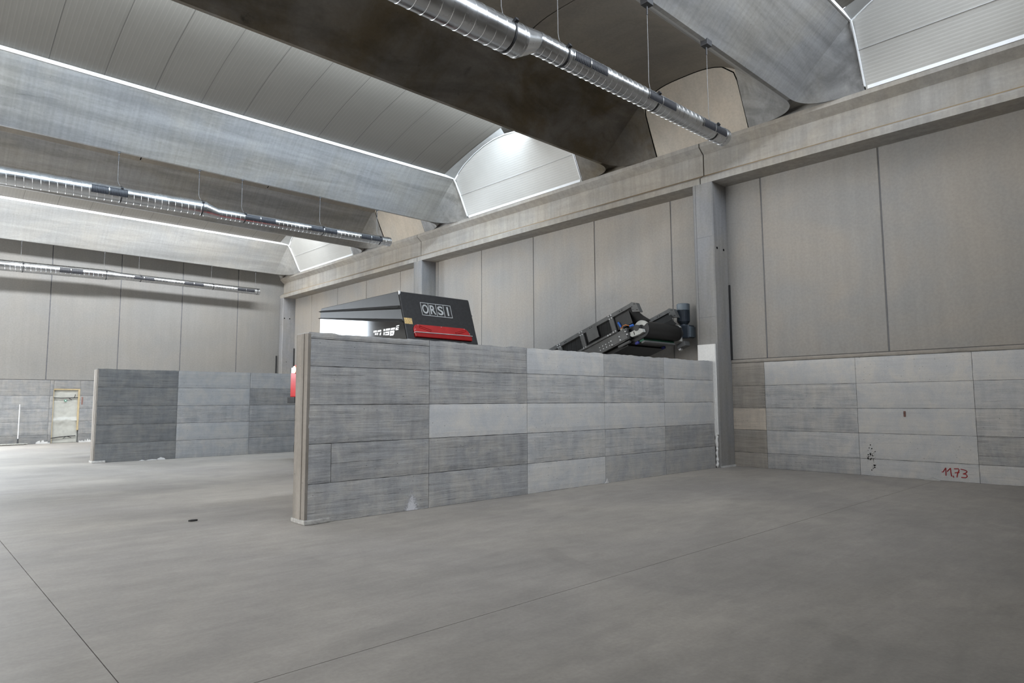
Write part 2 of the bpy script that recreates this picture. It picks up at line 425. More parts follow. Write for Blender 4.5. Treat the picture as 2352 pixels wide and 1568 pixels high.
D, Md, Lt = (.58, 1.0), (.74, .75), (.98, .22)
t1 = [  # bottom row first, near end of the wall first
    [(.60, .95), (.64, .9), (.95, .35), (.62, .5), (.56, .45)],
    [(.56, .95), (.57, 1.0), (.75, .75), (.74, .75), (.54, .75)],
    [(.55, 1.0), (.97, .18), (.99, .22), (.95, .2), (.93, .2)],
    [(.54, 1.0), (.60, 1.0), (.76, .75), (.76, .85), (.90, .25)],
    [(.50, .9), (.58, .95), (.97, .25), (.74, .5), (.86, .3)],
]
p1 = partition(3.325, [4.955, 6.685, 8.445, 10.15], 11.855, 6.77, 7.06, [0, .425, .855, 1.282, 1.708, 2.085], t1, .014,
    'near freestanding grey concrete partition wall of stacked board-marked panels, in front of the machine',
    extra=[(0, 4, 'z', 2.012), (0, 1, 'x', 3.62)])
# cast end face with vertical shutter strips, pale mortar foot, white efflorescence on the face
def end_face(root, x, y0, y1, zt, mat):
    m = MB(); w = (y1-y0)
    for a, b, d in ((0, .30, .006), (.31, .52, .0), (.53, 1.0, .008)): m.box(x-.012+d, x+.03, y0+w*a, y0+w*b, 0, zt)
    m.build('end_face', mat, root, bevel=.003)
M['endcast'] = cast_concrete('end_face_concrete', rgb(168, 160, 150), rgb(158, 149, 138), (3, 3, .35), .22, 1.5, .5, .85, .2, .35, vert=.12, k=.62)
end_face(p1, 3.322, 6.772, 7.058, 2.068, M['endcast'])
m = MB(); pts = [(3.30,6.74),(3.40,6.72),(3.62,6.75),(3.62,6.77),(3.40,6.80),(3.40,7.07),(3.31,7.09)]
m.prism([(x, y, 0) for x, y in pts], (0, 0, .05)); m.build('mortar_foot', M['footing'], p1, bevel=.012)
ef = NT('salt_bloom'); en = ef.noise(ef.tc, 42, 6, .75)
x_, y_, z_ = ef.xyz()
hh = ef.rng(z_, 0, .36, 0, 1, False)
dx_ = ef.math('DIVIDE', ef.math('SUBTRACT', x_, ef.math('MULTIPLY_ADD', z_, .06, 4.69)), ef.math('MULTIPLY_ADD', ef.math('POWER', ef.math('SUBTRACT', 1.0, hh, 0, True), 2.2), .060, .040))
core = ef.math('EXPONENT', ef.math('MULTIPLY', ef.math('MULTIPLY', dx_, dx_), -.9))
core = ef.math('MULTIPLY', core, ef.rng(z_, .0, .345, 1.0, .0))
msk = ef.math('MULTIPLY', ef.rng(ef.math('ADD', core, ef.math('MULTIPLY', ef.math('SUBTRACT', en, .5), 2.2)), .10, .85), ef.rng(core, .02, .25))
tr = ef.n.new('ShaderNodeBsdfTransparent'); mx = ef.n.new('ShaderNodeMixShader')
ef.L(msk, mx.inputs[0]); ef.L(tr.outputs[0], mx.inputs[1]); ef.L(ef.bs.outputs[0], mx.inputs[2]); ef.L(mx.outputs[0], ef.out.inputs[0])
ef.fin(rgb(206, 204, 206), .95, 0, .1)
MB().add([(4.5, 6.764, .004), (4.9, 6.764, .004), (4.9, 6.764, .36), (4.5, 6.764, .36)], [(0, 1, 2, 3)]).build('salt_bloom', ef.mat, p1)

t2 = [
    [(.30, .8), (.60, .45), (.50, .7), (.7, .3), (.6, .6)],
    [(.27, .9), (.66, .25), (.46, .8), (.7, .3), (.6, .6)],
    [(.27, .9), (.58, .8), (.50, .8), (.7, .3), (.6, .6)],
    [(.28, .9), (.66, .3), (.40, .9), (.7, .3), (.6, .6)],
    [(.31, .9), (.64, .3), (.62, .35), (.7, .3), (.6, .6)],
]
t2 = [[(a*.60, b) for a, b in r_] for r_ in t2]
p2 = partition(3.385, [5.08, 6.825, 8.56, 10.28], 11.86, 17.14, 17.42, [0, .425, .84, 1.26, 1.69, 2.10], t2, .008,
    'far concrete partition wall with a dark free end, standing left of the red machine')
m = MB(); m.prism([(3.36,17.12,0),(3.62,17.10,0),(3.62,17.14,0),(3.40,17.15,0),(3.40,17.44,0),(3.36,17.44,0)], (0,0,.05)); m.build('mortar_foot', M['footing'], p2, bevel=.01)
end_face(p2, 3.382, 17.142, 17.418, 2.085, M['endcast'])
m = MB()
for x0, x1, h in ((4.45, 4.70, .02), (4.66, 4.86, .055), (4.30, 4.42, .018)):
    m.prism([(x0, 17.135, 0), (x1, 17.135, 0), (x1-.03, 17.135, h*.6), ((x0+x1)/2, 17.135, h), (x0+.04, 17.135, h*.5)], (0, -.03, 0))
m.build('plaster_crumb', M['splash'], p2)

m = MB(); m.prism([(8.38, 6.765, 0), (8.50, 6.765, 0), (8.47, 6.765, .03), (8.45, 6.765, .075), (8.425, 6.765, .03)], (0, -.02, 0)); m.build('plaster_crumb', M['splash'], p1, bevel=.004)

# retaining wall under the right cladding
lw = empty('retaining_wall', (XW, 4, 0)); tag(lw, 'low retaining wall of board-marked concrete panels along the right cladding', 'wall', kind='structure')
toR = lambda a, d, z: (XW - .012 + d, a, z)
zs = [0, .29, .73, 1.16, 1.60, 2.058]
cols = [6.69, 6.005, 4.33, 2.59, .85, -.9, -2.6, -4.3, -6, YR]
tr_ = [
    [(.66, .8), (.70, .8), (.92, .35), (.86, .4)],
    [(.60, .9), (.90, .6), (.95, .22), (.62, 1.0)],
    [(.86, .7), (.80, .8), (.97, .2), (.78, .8)],
    [(.62, .9), (.84, .8), (.96, .2), (.86, .5)],
    [(.62, .7), (.99, .15), (.98, .18), (.96, .25)],
]
MB().box(XW, XW+.2, YR, 6.69, 0, 2.10).build('core', M['mortar'], lw)
for ci in range(len(cols)-1):
    for ri in range(5):
        tone, bd_ = tr_[ri][ci] if ci < 4 else (random.uniform(.7, 1), random.uniform(.2, .8))
        mt = M['tan'] if (ci, ri) == (0, 2) else (M['brownish'] if ci == 0 else M['block'])
        cast_panel(lw, toR, cols[ci+1], cols[ci], zs[ri], zs[ri+1], 0, .15, tone, bd_, ((ci*5+ri)*.618+.3) % 1, 0, mt)
o = cast_panel(lw, toR, YR, 6.69, 2.062, 2.128, -.004, .15, .60, .7, .41, 0, M['brownish'])
# the same wall goes on between the pillars
MB().box(XW, XW+.2, 7.16, 26.70, 0, 2.10).build('core', M['mortar'], lw)
cy = [7.17, 9.3, 11.4, 13.5, 15.6, 16.72, 17.21, 19.2, 21.1, 23.0, 24.9, 26.69]
for ci in range(len(cy)-1):
    if cy[ci] == 16.72: continue
    for ri in range(5):
        hi = (ci*7 + ri*3) % 5 > 2
        cast_panel(lw, toR, cy[ci], cy[ci+1], zs[ri], zs[ri+1] if ri < 4 else 2.128, 0, .15, .92 if hi else .66, .3 if hi else .85, ((ci*5+ri)*.618+.11) % 1)
# painted number 11,73
NUM = [[(3.100,0.143),(3.081,0.142),(3.039,0.212)],[(3.039,0.212),(3.043,0.087)],[(3.023,0.153),(2.975,0.211)],[(2.975,0.211),(2.972,0.141),(2.966,0.082)],
 [(2.946,0.094),(2.938,0.065)],[(2.926,0.204),(2.865,0.208),(2.859,0.187),(2.883,0.126),(2.893,0.071)],[(2.920,0.139),(2.854,0.155)],
 [(2.837,0.204),(2.792,0.195),(2.765,0.186),(2.754,0.173),(2.762,0.155),(2.776,0.144),(2.809,0.131)],[(2.809,0.131),(2.782,0.130),(2.768,0.124),(2.757,0.110),(2.756,0.098),(2.763,0.085),(2.775,0.075),(2.835,0.075)]]
m = MB()
for ln in NUM:
    m.tube([(XW-.014, y, z) for y, z in ln], .0075, 6)
tag(m.build('painted_number', M['redspray'], lw), 'hand-painted red figures 11,73')
m = MB().box(XW-.022, XW, 3.568, 3.602, 1.02, 1.115); m.build('wall_shim', M['rust'], lw, bevel=.004)
# black mould and tar spots low on the wall
m = MB(); rnd = random.Random(3)
for cy, cz, n, sp in ((4.13, .40, 26, .05), (4.12, .30, 14, .05), (4.10, .17, 14, .035), (4.19, .30, 12, .03)):
    for _ in range(n):
        y = cy + rnd.gauss(0, sp*.6); z = max(.02, cz + rnd.gauss(0, sp)); r = rnd.choice((.003, .004, .005, .009)) * rnd.uniform(.7, 1.1)
        m.prism([(XW-.018, y + r*math.cos(a), z + r*1.4*math.sin(a)) for a in (0, .9, 2.6, 3.1, 4.9)], (.006, 0, 0))
m.build('tar_spot', M['hole'], lw)
m = MB(); m.prism([(XW-.016, 3.36, .0), (XW-.016, 3.30, .03), (XW-.016, 3.24, .045), (XW-.016, 3.20, .03), (XW-.016, 3.12, .0)], (-.03, 0, 0)); m.build('plaster_crumb', M['splash'], lw)

# retaining wall at the far end, with the door recess
lb = empty('retaining_wall', (4, YB, 0)); tag(lb, 'low rough concrete wall under the far end panels, with the wrapped door in it', 'wall', kind='structure')
toB = lambda a, d, z: (a, YB - .01 + d, z)
MB().box(XD1, 4.085, YB+.02, YB+.1, 0, 2.1).box(4.85, XW, YB+.02, YB+.1, 0, 2.1).box(4.085, 4.85, YB+.02, YB+.1, 1.84, 2.1).build('core', M['mortar'], lb)
for (a, b) in ((XD1, 3.98), (3.98, 4.085), (4.85, 6.6), (6.6, 8.3), (8.3, 10.1), (10.1, XW)):
    for ri, (z0, z1) in enumerate(((0, .29), (.29, .73), (.73, 1.16), (1.16, 1.6), (1.6, 2.13))):
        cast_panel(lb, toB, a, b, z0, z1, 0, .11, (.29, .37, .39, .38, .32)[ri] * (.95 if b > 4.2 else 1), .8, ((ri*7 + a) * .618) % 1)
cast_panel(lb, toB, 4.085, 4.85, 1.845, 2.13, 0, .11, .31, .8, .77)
m = MB(); m.box(4.90, 4.945, YB-.02, YB, 1.30, 1.56); m.build('wall_shim', M['rust'], lb, bevel=.004)
rnd = random.Random(5)
for x0, x1, h in ((3.66, 4.06, .13), (4.88, 5.3, .12)):
    pts = [(x0, 0)]; n = 19
    for i in range(n): pts.append((x0 + (x1-x0)*(i+.5)/n, h*rnd.uniform(.25, 1.0)*(.5 + .5*math.sin(PI*(i+.5)/n))))
    pts.append((x1, 0))
    MB().prism([(x, YB-.014, z) for x, z in pts], (0, -.006, 0)).build('plaster_splash', M['splash'], lb)

# wrapped door
dr = empty('door_1', (4.47, YB, 0)); tag(dr, 'narrow door wrapped in milky plastic film with black straps, in the far wall', 'door', kind='structure')
MB().box(4.085, 4.85, YB+.075, YB+.12, 0, 1.84).build('door_leaf', M['film'], dr)
MB().box(4.085, 4.85, YB-.012, YB+.1, 1.80, 1.84).box(4.80, 4.85, YB-.012, YB+.1, .42, 1.80).box(4.085, 4.10, YB-.005, YB+.1, 0, 1.8).build('door_frame', M['woodtrim'], dr)
rows = []
for j in range(37):
    z = 1.79 - 1.78*j/36; row = []
    for i in range(17):
        x = 4.10 + (.70 if z > .45 else .72)*i/16
        d = .012*noise.noise(Vector((x*5, z*7, 1))) + .012*noise.noise(Vector((x*14+z*9, z*16-x*5, 3)))
        if .62 < z < .86: d += .03*math.sin((z-.62)/.24*PI)*(1 + .8*noise.noise(Vector((x*16, z*22, 8))))
        row.append((x, YB + .045 - d, z))
    rows.append(row)
MB().grid(rows).build('plastic_film', M['film'], dr, smooth=True)
for pts in ([(4.095, 1.53), (4.3, 1.52), (4.5, 1.525), (4.66, 1.53), (4.80, 1.535)], [(4.07, .42-.25), (4.3, .20), (4.52, .22), (4.78, .23)]):
    MB().tube([(x, YB-.0, z) for x, z in pts], .014, 6).build('strap', M['strap'], dr)
for pts in ([(4.52, 1.525), (4.62, 1.46)], [(4.68, 1.53), (4.71, 1.60), (4.715, 1.65)], [(4.42, .15), (4.52, .225), (4.66, .165)]):
    MB().tube([(x, YB-.004, z) for x, z in pts], .010, 6).build('strap_end', M['strap'], dr)
MB().cyl((4.44, YB+.0, 1.435), (4.44, YB-.006, 1.435), .040, 20).build('exit_sticker', M['exit'], dr)
MB().cyl((4.44, YB-.004, 1.435), (4.44, YB-.010, 1.435), .019, 16).build('sticker_centre', M['white'], dr)

# ------------------------------------------------------------------ pillars
def pillar(y0, y1, label):
    root = empty('pillar', ((XP+XW)/2, (y0+y1)/2, 0)); tag(root, label, 'pillar', 'concrete pillars along the right wall', 'thing')
    c = .02; m = MB()
    pts = [(XP+c, y0), (XW-.005, y0), (XW-.005, y1), (XP+.05, y1), (XP, y1-.05), (XP, y0+c)]
    m.prism([(x, y, 0) for x, y in pts], (0, 0, ZG0)); m.build('shaft', M['pillar'], root)
    m = MB().box(XP-.003, XP+.01, y1-.095, y1-.088, 0, ZG0); m.build('form_seam', M['joint'], root)
    for z in (1.9, 2.98, 4.62): MB().box(XP-.002, XP+.01, y0+.03, y1-.1, z, z+.006).build('form_line', M['joint'], root)
    for x, z in (((12.036, 4.388), (12.296, 4.384)) if y0 < 20 else ((11.989, 4.876), (12.219, 4.876), (12.115, 3.037))):
        r = .026 if z > 4 else .014
        MB().cyl((x, y0-.002, z), (x, y0+.02, z), r, 14).build('bolt_hole', M['hole'], root)
    return root
pl1 = pillar(6.69, 7.16, 'nearest tall concrete pillar, at the wall end of the near partition')
pl2 = pillar(16.73, 17.2, 'concrete pillar behind the black machine, its lower part hidden by it')
pl3 = pillar(26.70, YB+.0, 'concrete corner pillar where the right wall meets the far wall')
m = MB(); m.box(XP, XW, 6.67, 6.70, 0, .035); m.build('mortar_foot', M['splash'], pl1)

def strip(x0, x1, y0, y1, z0, z1, label):
    tag(MB().box(x0, x1, y0, y1, z0, z1).build('corner_strip', M['rubber'], bevel=.003), label, 'strip', 'black strips in the wall corners')
strip(XW-.03, XW, 6.655, 6.685, 2.135, 3.67, 'thin black vertical strip in the corner right of the nearest pillar')
strip(XW-.05, XW-.014, 26.645, 26.69, 2.135, 3.62, 'thin black vertical strip beside the corner pillar, towards the viewer')
strip(11.80, 11.845, YB-.04, YB, 2.14, 3.3, 'dark vertical strip on the far wall beside the corner pillar')

# polystyrene board and foam between near partition and pillar
tag(MB().box(11.862, 11.908, 6.715, 7.10, .64, 2.43).build('polystyrene_board', M['foam'], bevel=.004), 'white polystyrene board between the partition end and the nearest pillar', 'board')
pts = []; rr = []
rnd = random.Random(2)
for i in range(60):
    z = .012 + 2.06*i/59; pts.append((11.884 + rnd.uniform(-.008, .008), 6.755 + rnd.uniform(-.008, .006), z)); rr.append(rnd.uniform(.012, .028) if z > .65 else rnd.uniform(.015, .034))
tag(MB().tube(pts, rr, 8).build('foam_bead', M['foam'], smooth=True), 'ragged white bead of expanding foam down the end joint of the near partition', 'foam')

# ------------------------------------------------------------------ girders
GP = [(XP, 6.61), (XP, 6.53), (12.07, 6.40), (12.07, 5.965), (11.925, 5.875), (XP+.005, 5.86), (XP+.005, ZG0), (12.455, ZG0), (12.455, 6.61)]
def girder(y0, y1, label):
    root = empty('girder', (12.2, (y0+y1)/2, ZG0)); tag(root, label, 'girder', 'concrete girders on the pillars', 'thing')
    n = len(GP); m = MB()
    vs = [(x, y0, z) for x, z in GP] + [(x, y1, z) for x, z in GP]
    for i in range(n):
        j = (i+1) % n; m.add([vs[i], vs[j], vs[n+j], vs[n+i]], [(0, 1, 2, 3)])
    m.add(vs[:n], [tuple(range(n))]); m.add(vs[n:], [tuple(range(n))])
    m.build('web', M['girder'], root)
    MB().add([(12.068, y0+.01, 5.9655), (12.0, y0+.01, 5.923), (12.0, y1-.01, 5.923), (12.068, y1-.01, 5.9655)], [(0, 1, 2, 3)]).build('dust_line', M['dusty'], root)
    return root
girder(YR, 6.94, 'nearest long concrete girder, from the right edge to the nearest pillar')
girder(6.962, 16.97, 'middle concrete girder between the nearest pillar and the pillar behind the machine')
girder(16.992, YB-.02, 'far concrete girder ending at the corner pillar')
m = MB()
m.box(12.1, 12.44, 6.935, 6.965, ZG0+.02, 6.6)
m.box(12.1, 12.44, 16.965, 16.995, ZG0+.02, 6.6)

# ------------------------------------------------------------------ roof beams
KL = .035                                 # half width of the keel
ZK = 6.615
def beam_profile(n):
    """near top edge -> keel -> far top edge, as (y, z)"""
    c = n + BW/2; half = []
    for i in range(11):
        u = i/10; half.append((n + (BW/2 - KL)*u, ZT - (ZT - ZK)*(u**1.08)))
    return half + [(2*c - y, z) for y, z in half[::-1]]
def roof_beam(n, label, shed_near, mat):
    c = n + BW/2
    root = empty('roof_beam', (0, c, ZK)); tag(root, label, 'roof beam', 'concrete roof beams', 'thing')
    pr = beam_profile(n); xa, xt, xk = XL, 11.40, 11.32
    xs_ = [XL, -6, 0, 6, 9, 10.5]
    rows = [[(x, y, z) for y, z in pr] for x in xs_]
    crease = [(xt + (xk-xt)*(ZT-z)/(ZT-ZK), y, z) for y, z in pr]
    rows.append(crease)
    m = MB(); m.grid(rows)
    m.add([(XL, n, ZT), (xt, n, ZT), (xt, n+BW, ZT), (XL, n+BW, ZT)], [(0, 1, 2, 3)])
    m.build('wing', mat, root, smooth=True)
    # flared end block sitting on the girder
    m = MB(); nb = 10; nu = 12
    def bez(p0, p1, p2, p3, u): return p0*(1-u)**3 + p1*3*u*(1-u)**2 + p2*3*u*u*(1-u) + p3*u**3
    for sgn in (1, -1):
        Yf = lambda y: y if sgn == 1 else 2*c - y
        K = Vector((xk, c-KL, ZK)); E_ = Vector((XP+.02, n+.005, 6.605)); T = Vector((xt, n, ZT))
        rows = []
        for j in range(nb+1):
            w = j/nb; row = []                       # w: 0 bottom, 1 top
            cr = K.lerp(T, w)
            # crease follows the wing surface
            i_ = (1-w)*10; a = int(min(9, i_)); fr = i_ - a
            y = pr[a][0]*(1-fr) + pr[a+1][0]*fr; z = pr[a][1]*(1-fr) + pr[a+1][1]*fr
            cr = Vector((xt + (xk-xt)*(ZT-z)/(ZT-ZK), y, z))
            ed = Vector((XP + .02 - .475*w - .012*math.sin(PI*w), n + .005*(1-w), 6.605 + (ZT-6.605)*w))
            for i in range(nu+1):
                u = i/nu
                b = bez(K, Vector((11.72, c-.06, 6.61)), Vector((XP+.03, c-.28, 6.60)), E_, u)
                lin_b = K.lerp(E_, u); p = cr.lerp(ed, u) + (b - lin_b)*(1-w)**1.6
                row.append((p.x, Yf(p.y), p.z))
            rows.append(row)
        m.grid(rows)
        if sgn == 1: near_b = rows[0]
        else: far_b = rows[0]
    up = lambda r_: [(x + .10, y, z + .10) for x, y, z in r_]
    m.grid([near_b, up(near_b), up(far_b), far_b])
    # bearing block above the girder
    m.box(XP+.02, 12.44, n+.02, n+BW-.02, 6.612, 7.1)
    m.build('end_block', mat, root, smooth=True)
    # white flashing where a ribbed roof starts
    if shed_near:
        MB().box(XL, 11.41, n-.012, n+.04, ZT-.01, ZT+.055).build('flashing', M['trim'], root)
    for sd, yy in ((shed_near, n), (not shed_near, n+BW)):
        if sd:
            s_ = -1 if yy == n else 1
            pts = [(XP+.01, yy, 6.66), (11.82, yy, 6.86), (11.66, yy, 7.2), (11.49, yy, 7.52), (11.40, yy, ZT)]
            m = MB()
            for (a, b) in zip(pts[:-1], pts[1:]):
                m.add([(a[0], yy + s_*.015, a[2]), (b[0], yy + s_*.015, b[2]), (b[0]-.05, yy + s_*.015, b[2]), (a[0]-.05, yy + s_*.015, a[2])], [(0, 1, 2, 3)])
            mm = m.build('end_flashing', M['trim'], root)
            sm = mm.modifiers.new('thick', 'SOLIDIFY'); sm.thickness = .02; sm.offset = 0
    return root
names = {3.75: 'nearest concrete roof beam, carrying the big silver duct nearest the viewer',
         8.0: 'dark-sided concrete roof beam second from the viewer',
         14.46: 'bluish-lit concrete roof beam carrying the middle duct',
         18.80: 'concrete roof beam partly hidden behind the middle duct',
         25.20: 'bright pale concrete roof beam beside the far wall',
         -2.72: 'concrete roof beam above the viewer, outside the photo', -6.97: 'concrete roof beam behind the viewer, outside the photo'}
for i, n in enumerate(BEAMS):
    if n < 3: continue
    roof_beam(n, names[n], n in (3.75, 14.46, 25.20), M['stained_shaded'] if n == 8.0 else M['palebeam'] if n > 25 else M['beam'])
for n in (-6.97, -2.72):
    m = MB(); pr = beam_profile(n)
    m.grid([[(x, y, z) for y, z in pr] for x in (XL, 12.4)]); m.add([(XL, n, ZT), (12.4, n, ZT), (12.4, n+BW, ZT), (XL, n+BW, ZT)], [(0, 1, 2, 3)])
    tag(m.build('roof_beam', M['beam']), names[n], 'roof beam', 'concrete roof beams', 'structure')

LEAN = lambda z: XP + .015 - .46*(z - 6.62)     # end infills lean into the hall
# concrete vaults between paired beams
VX = [XL, -9.13, -5.72, -2.33, 1.05, 4.43, 7.81, 11.30]
for k, (n0, n1) in enumerate(((-6.97+BW, -2.72), (3.75+BW, 8.0), (14.46+BW, 18.80))):
    arc = []
    for i in range(17):
        u = i/16; s_ = 2*u - 1; arc.append((n0 - .035 + (n1-n0+.07)*u, ZT - .03 + .235*(1 - abs(s_)**3.2)))
    root = empty('ceiling_vault', (0, (n0+n1)/2, ZT)); tag(root, ('', 'dark shallow concrete vault between the two nearest roof beams', 'shallow concrete vault between the middle pair of roof beams')[k] or 'shallow concrete vault behind the viewer', 'ceiling', kind='structure')
    for a, b in zip(VX[:-1], VX[1:]):
        m = MB(); hi = [(y, z+.08) for y, z in arc]; last = b > 11
        e = lambda z, x: (LEAN(z) + .012 if last and x == b else x + (.016 if x == a else -.016))
        m.grid([[(e(z, x), y, z) for y, z in arc] for x in (a, b)]); m.grid([[(e(z-.08, x), y, z) for y, z in hi[::-1]] for x in (a, b)])
        for x in (a, b): m.grid([[(e(z, x), y, z) for y, z in arc], [(e(z, x), y, z + .08) for y, z in arc]])
        m.build('vault_panel', M['vault'], root, smooth=True)
    m = MB(); bk_ = [(n0-.2, 7.652)] + [(y, z+.025) for y, z in arc] + [(n1+.2, 7.652)]
    m.grid([[(x, y, z) for y, z in bk_] for x in (XL, 12.4)]); m.grid([[(x, y, z+.3) for y, z in arc] for x in (XL, 12.4)]); m.build('backing', M['hole'], root)
    # leaning concrete infill at the girder
    m = MB(); pts = [(n0-.05, 6.61), (n0-.05, 7.5), (n0-.02, 7.64)] + arc[1:-1] + [(n1+.02, 7.64), (n1+.05, 7.5), (n1+.05, 6.61)]
    m.prism([(LEAN(z)+.012, y, z+.004) for y, z in pts], (.12, 0, 0)); m.build('infill_panel', M['infill'], root)
    m = MB(); loop = [(n0+.004, 6.61), (n0+.004, 7.15), (n0+.008, 7.45), (n0+.04, 7.60)] + arc[2:-2] + [(n1-.04, 7.60), (n1-.008, 7.45), (n1-.004, 7.15), (n1-.004, 6.61)]
    m.tube([(LEAN(z)+.008, y, z) for y, z in loop], .011, 6); m.build('infill_joint', M['hole'], root)

# daylit sheds: ribbed roof sheets rising from the low beam towards the viewer, glazing at their top
SH = [(0, 7.715), (.45, 7.865), (.9, 8.0), (1.35, 8.12), (1.8, 8.215), (2.45, 8.345), (2.78, 8.40)]
AR = [(0, 7.66), (.28, 7.79), (.55, 7.90), (1.07, 8.05), (1.5, 8.135), (1.93, 8.185), (2.35, 8.185), (2.75, 8.145), (3.2, 8.05), (3.6, 7.93), (4.0, 7.79), (4.3, 7.665)]
sheds = ((-2.72+BW, 3.75), (8.0+BW, 14.46), (18.80+BW, 25.20))
lab = ['at the top right, nearest the viewer', 'between the dark-sided beam and the bluish beam', 'in front of the bright beam by the far wall']
for k, (f0, n) in enumerate(sheds):
    root = empty('ceiling_shed', (0, (f0+n)/2, ZT)); tag(root, 'ribbed metal shed roof ' + lab[k], 'ceiling', kind='structure')
    XE = 11.06
    m = MB(); m.grid([[(x, n-d, z) for d, z in SH] for x in (XL, XE)]); m.grid([[(x, n-d, z+.1) for d, z in SH[::-1]] for x in (XL, 12.6)])
    m.build('roof_sheet', M['sheet_roof'], root, smooth=True, recalc=False)
    MB().box(XL, XE, n+.0, n+.06, ZT+.05, 7.80).build('eaves_strip', M['rib'], root)
    # arch rib between sheet and gable
    arr = [(d*(n-f0)/4.3, z) for d, z in AR]
    def shz(d):
        for (a, za), (b, zb) in zip(SH[:-1], SH[1:]):
            if a <= d <= b: return za + (zb-za)*(d-a)/(b-a)
        return SH[-1][1]
    m = MB(); m.grid([[(XE-.01, n-d, shz(d)-.01) for d, z in arr if d <= 2.77], [(LEAN(z)-.02, n-d, z) for d, z in arr if d <= 2.77]])
    m.build('arch_rib', M['rib'], root, smooth=True)
    m = MB(); m.tube([(LEAN(z)-.025, n-d, z) for d, z in arr], .014, 6); m.build('arch_trim', M['trim'], root)
    pts = [(n-.02, 6.61)] + [(n-d, z) for d, z in arr] + [(f0+.02, 6.61)]
    m = MB(); m.prism([(LEAN(z), y, z) for y, z in pts], (.1, 0, 0)); m.build('gable_sheet', M['sheet_wall'], root)
    m = MB(); m.box(LEAN(7.22)-.012, LEAN(7.22)+.05, f0+.02, n-.02, 7.215, 7.228); m.build('gable_joint', M['rib'], root)
    m = MB(); m.box(LEAN(6.63)-.02, LEAN(6.63)+.02, f0+.05, n-.05, 6.612, 6.70); m.build('gable_base', M['trim'], root)
    w = empty('window_%d' % (k+1), (0, f0+.3, 8.0)); tag(w, 'long sloping roof glazing ' + lab[k], 'window', kind='structure')
    ya, yb, za, zb = n-3.18, n-2.76, 7.99, 8.39
    m = MB(); m.add([(XL, ya, za), (11.35, ya, za), (11.35, yb, zb), (XL, yb, zb)], [(0, 1, 2, 3)])
    m.build('glazing', M['skylight_dull'] if k == 0 else M['skylight'], w, recalc=False)
    MB().prism([(XL, f0+.02, 7.66), (XL, n-3.16, 7.97), (XL, n-3.22, 8.03), (XL, f0+.02, 7.74)], (23.35, 0, 0)).build('kerb', M['rib'], w)
    m = MB()
    x = XL
    while x < 11.3:
        m.obox((x, (ya+yb)/2, (za+zb)/2), (1,0,0), Vector((0, yb-ya, zb-za)).normalized(), Vector((0, -(zb-za), yb-ya)).normalized(), .02, .28, .02); x += 1.0
    m.build('glazing_bar', M['trim'], w)
    # outer closing sheet beyond the gable
    MB().add([(12.6, n+.2, 6.6), (12.6, f0-.2, 6.6), (12.6, f0-.2, 9), (12.6, n+.2, 9)], [(0,1,2,3)]).build('outer_sheet', M['sheet_wall'], root)
    MB().add([(11.3, f0-.2, 7.76), (12.6, f0-.2, 7.76), (12.6, n-3.22, 8.06), (12.6, n-2.7, 8.52), (11.3, n-2.7, 8.52), (11.3, n-3.22, 8.06)], [(0,1,2,5), (5,2,3,4)]).build('ridge_cap', M['rib'], root)
tag(MB().box(XL, 12.6, 27.335, 27.6, 7.36, 7.8).build('ceiling_edge', M['rib']), 'closing strip of roof above the far wall', 'ceiling', kind='structure')
tag(MB().box(XL, 12.6, YR-.3, -6.9, 7.66, 7.9).build('ceiling_rear', M['rib']), 'roof behind the viewer', 'ceiling', kind='structure')

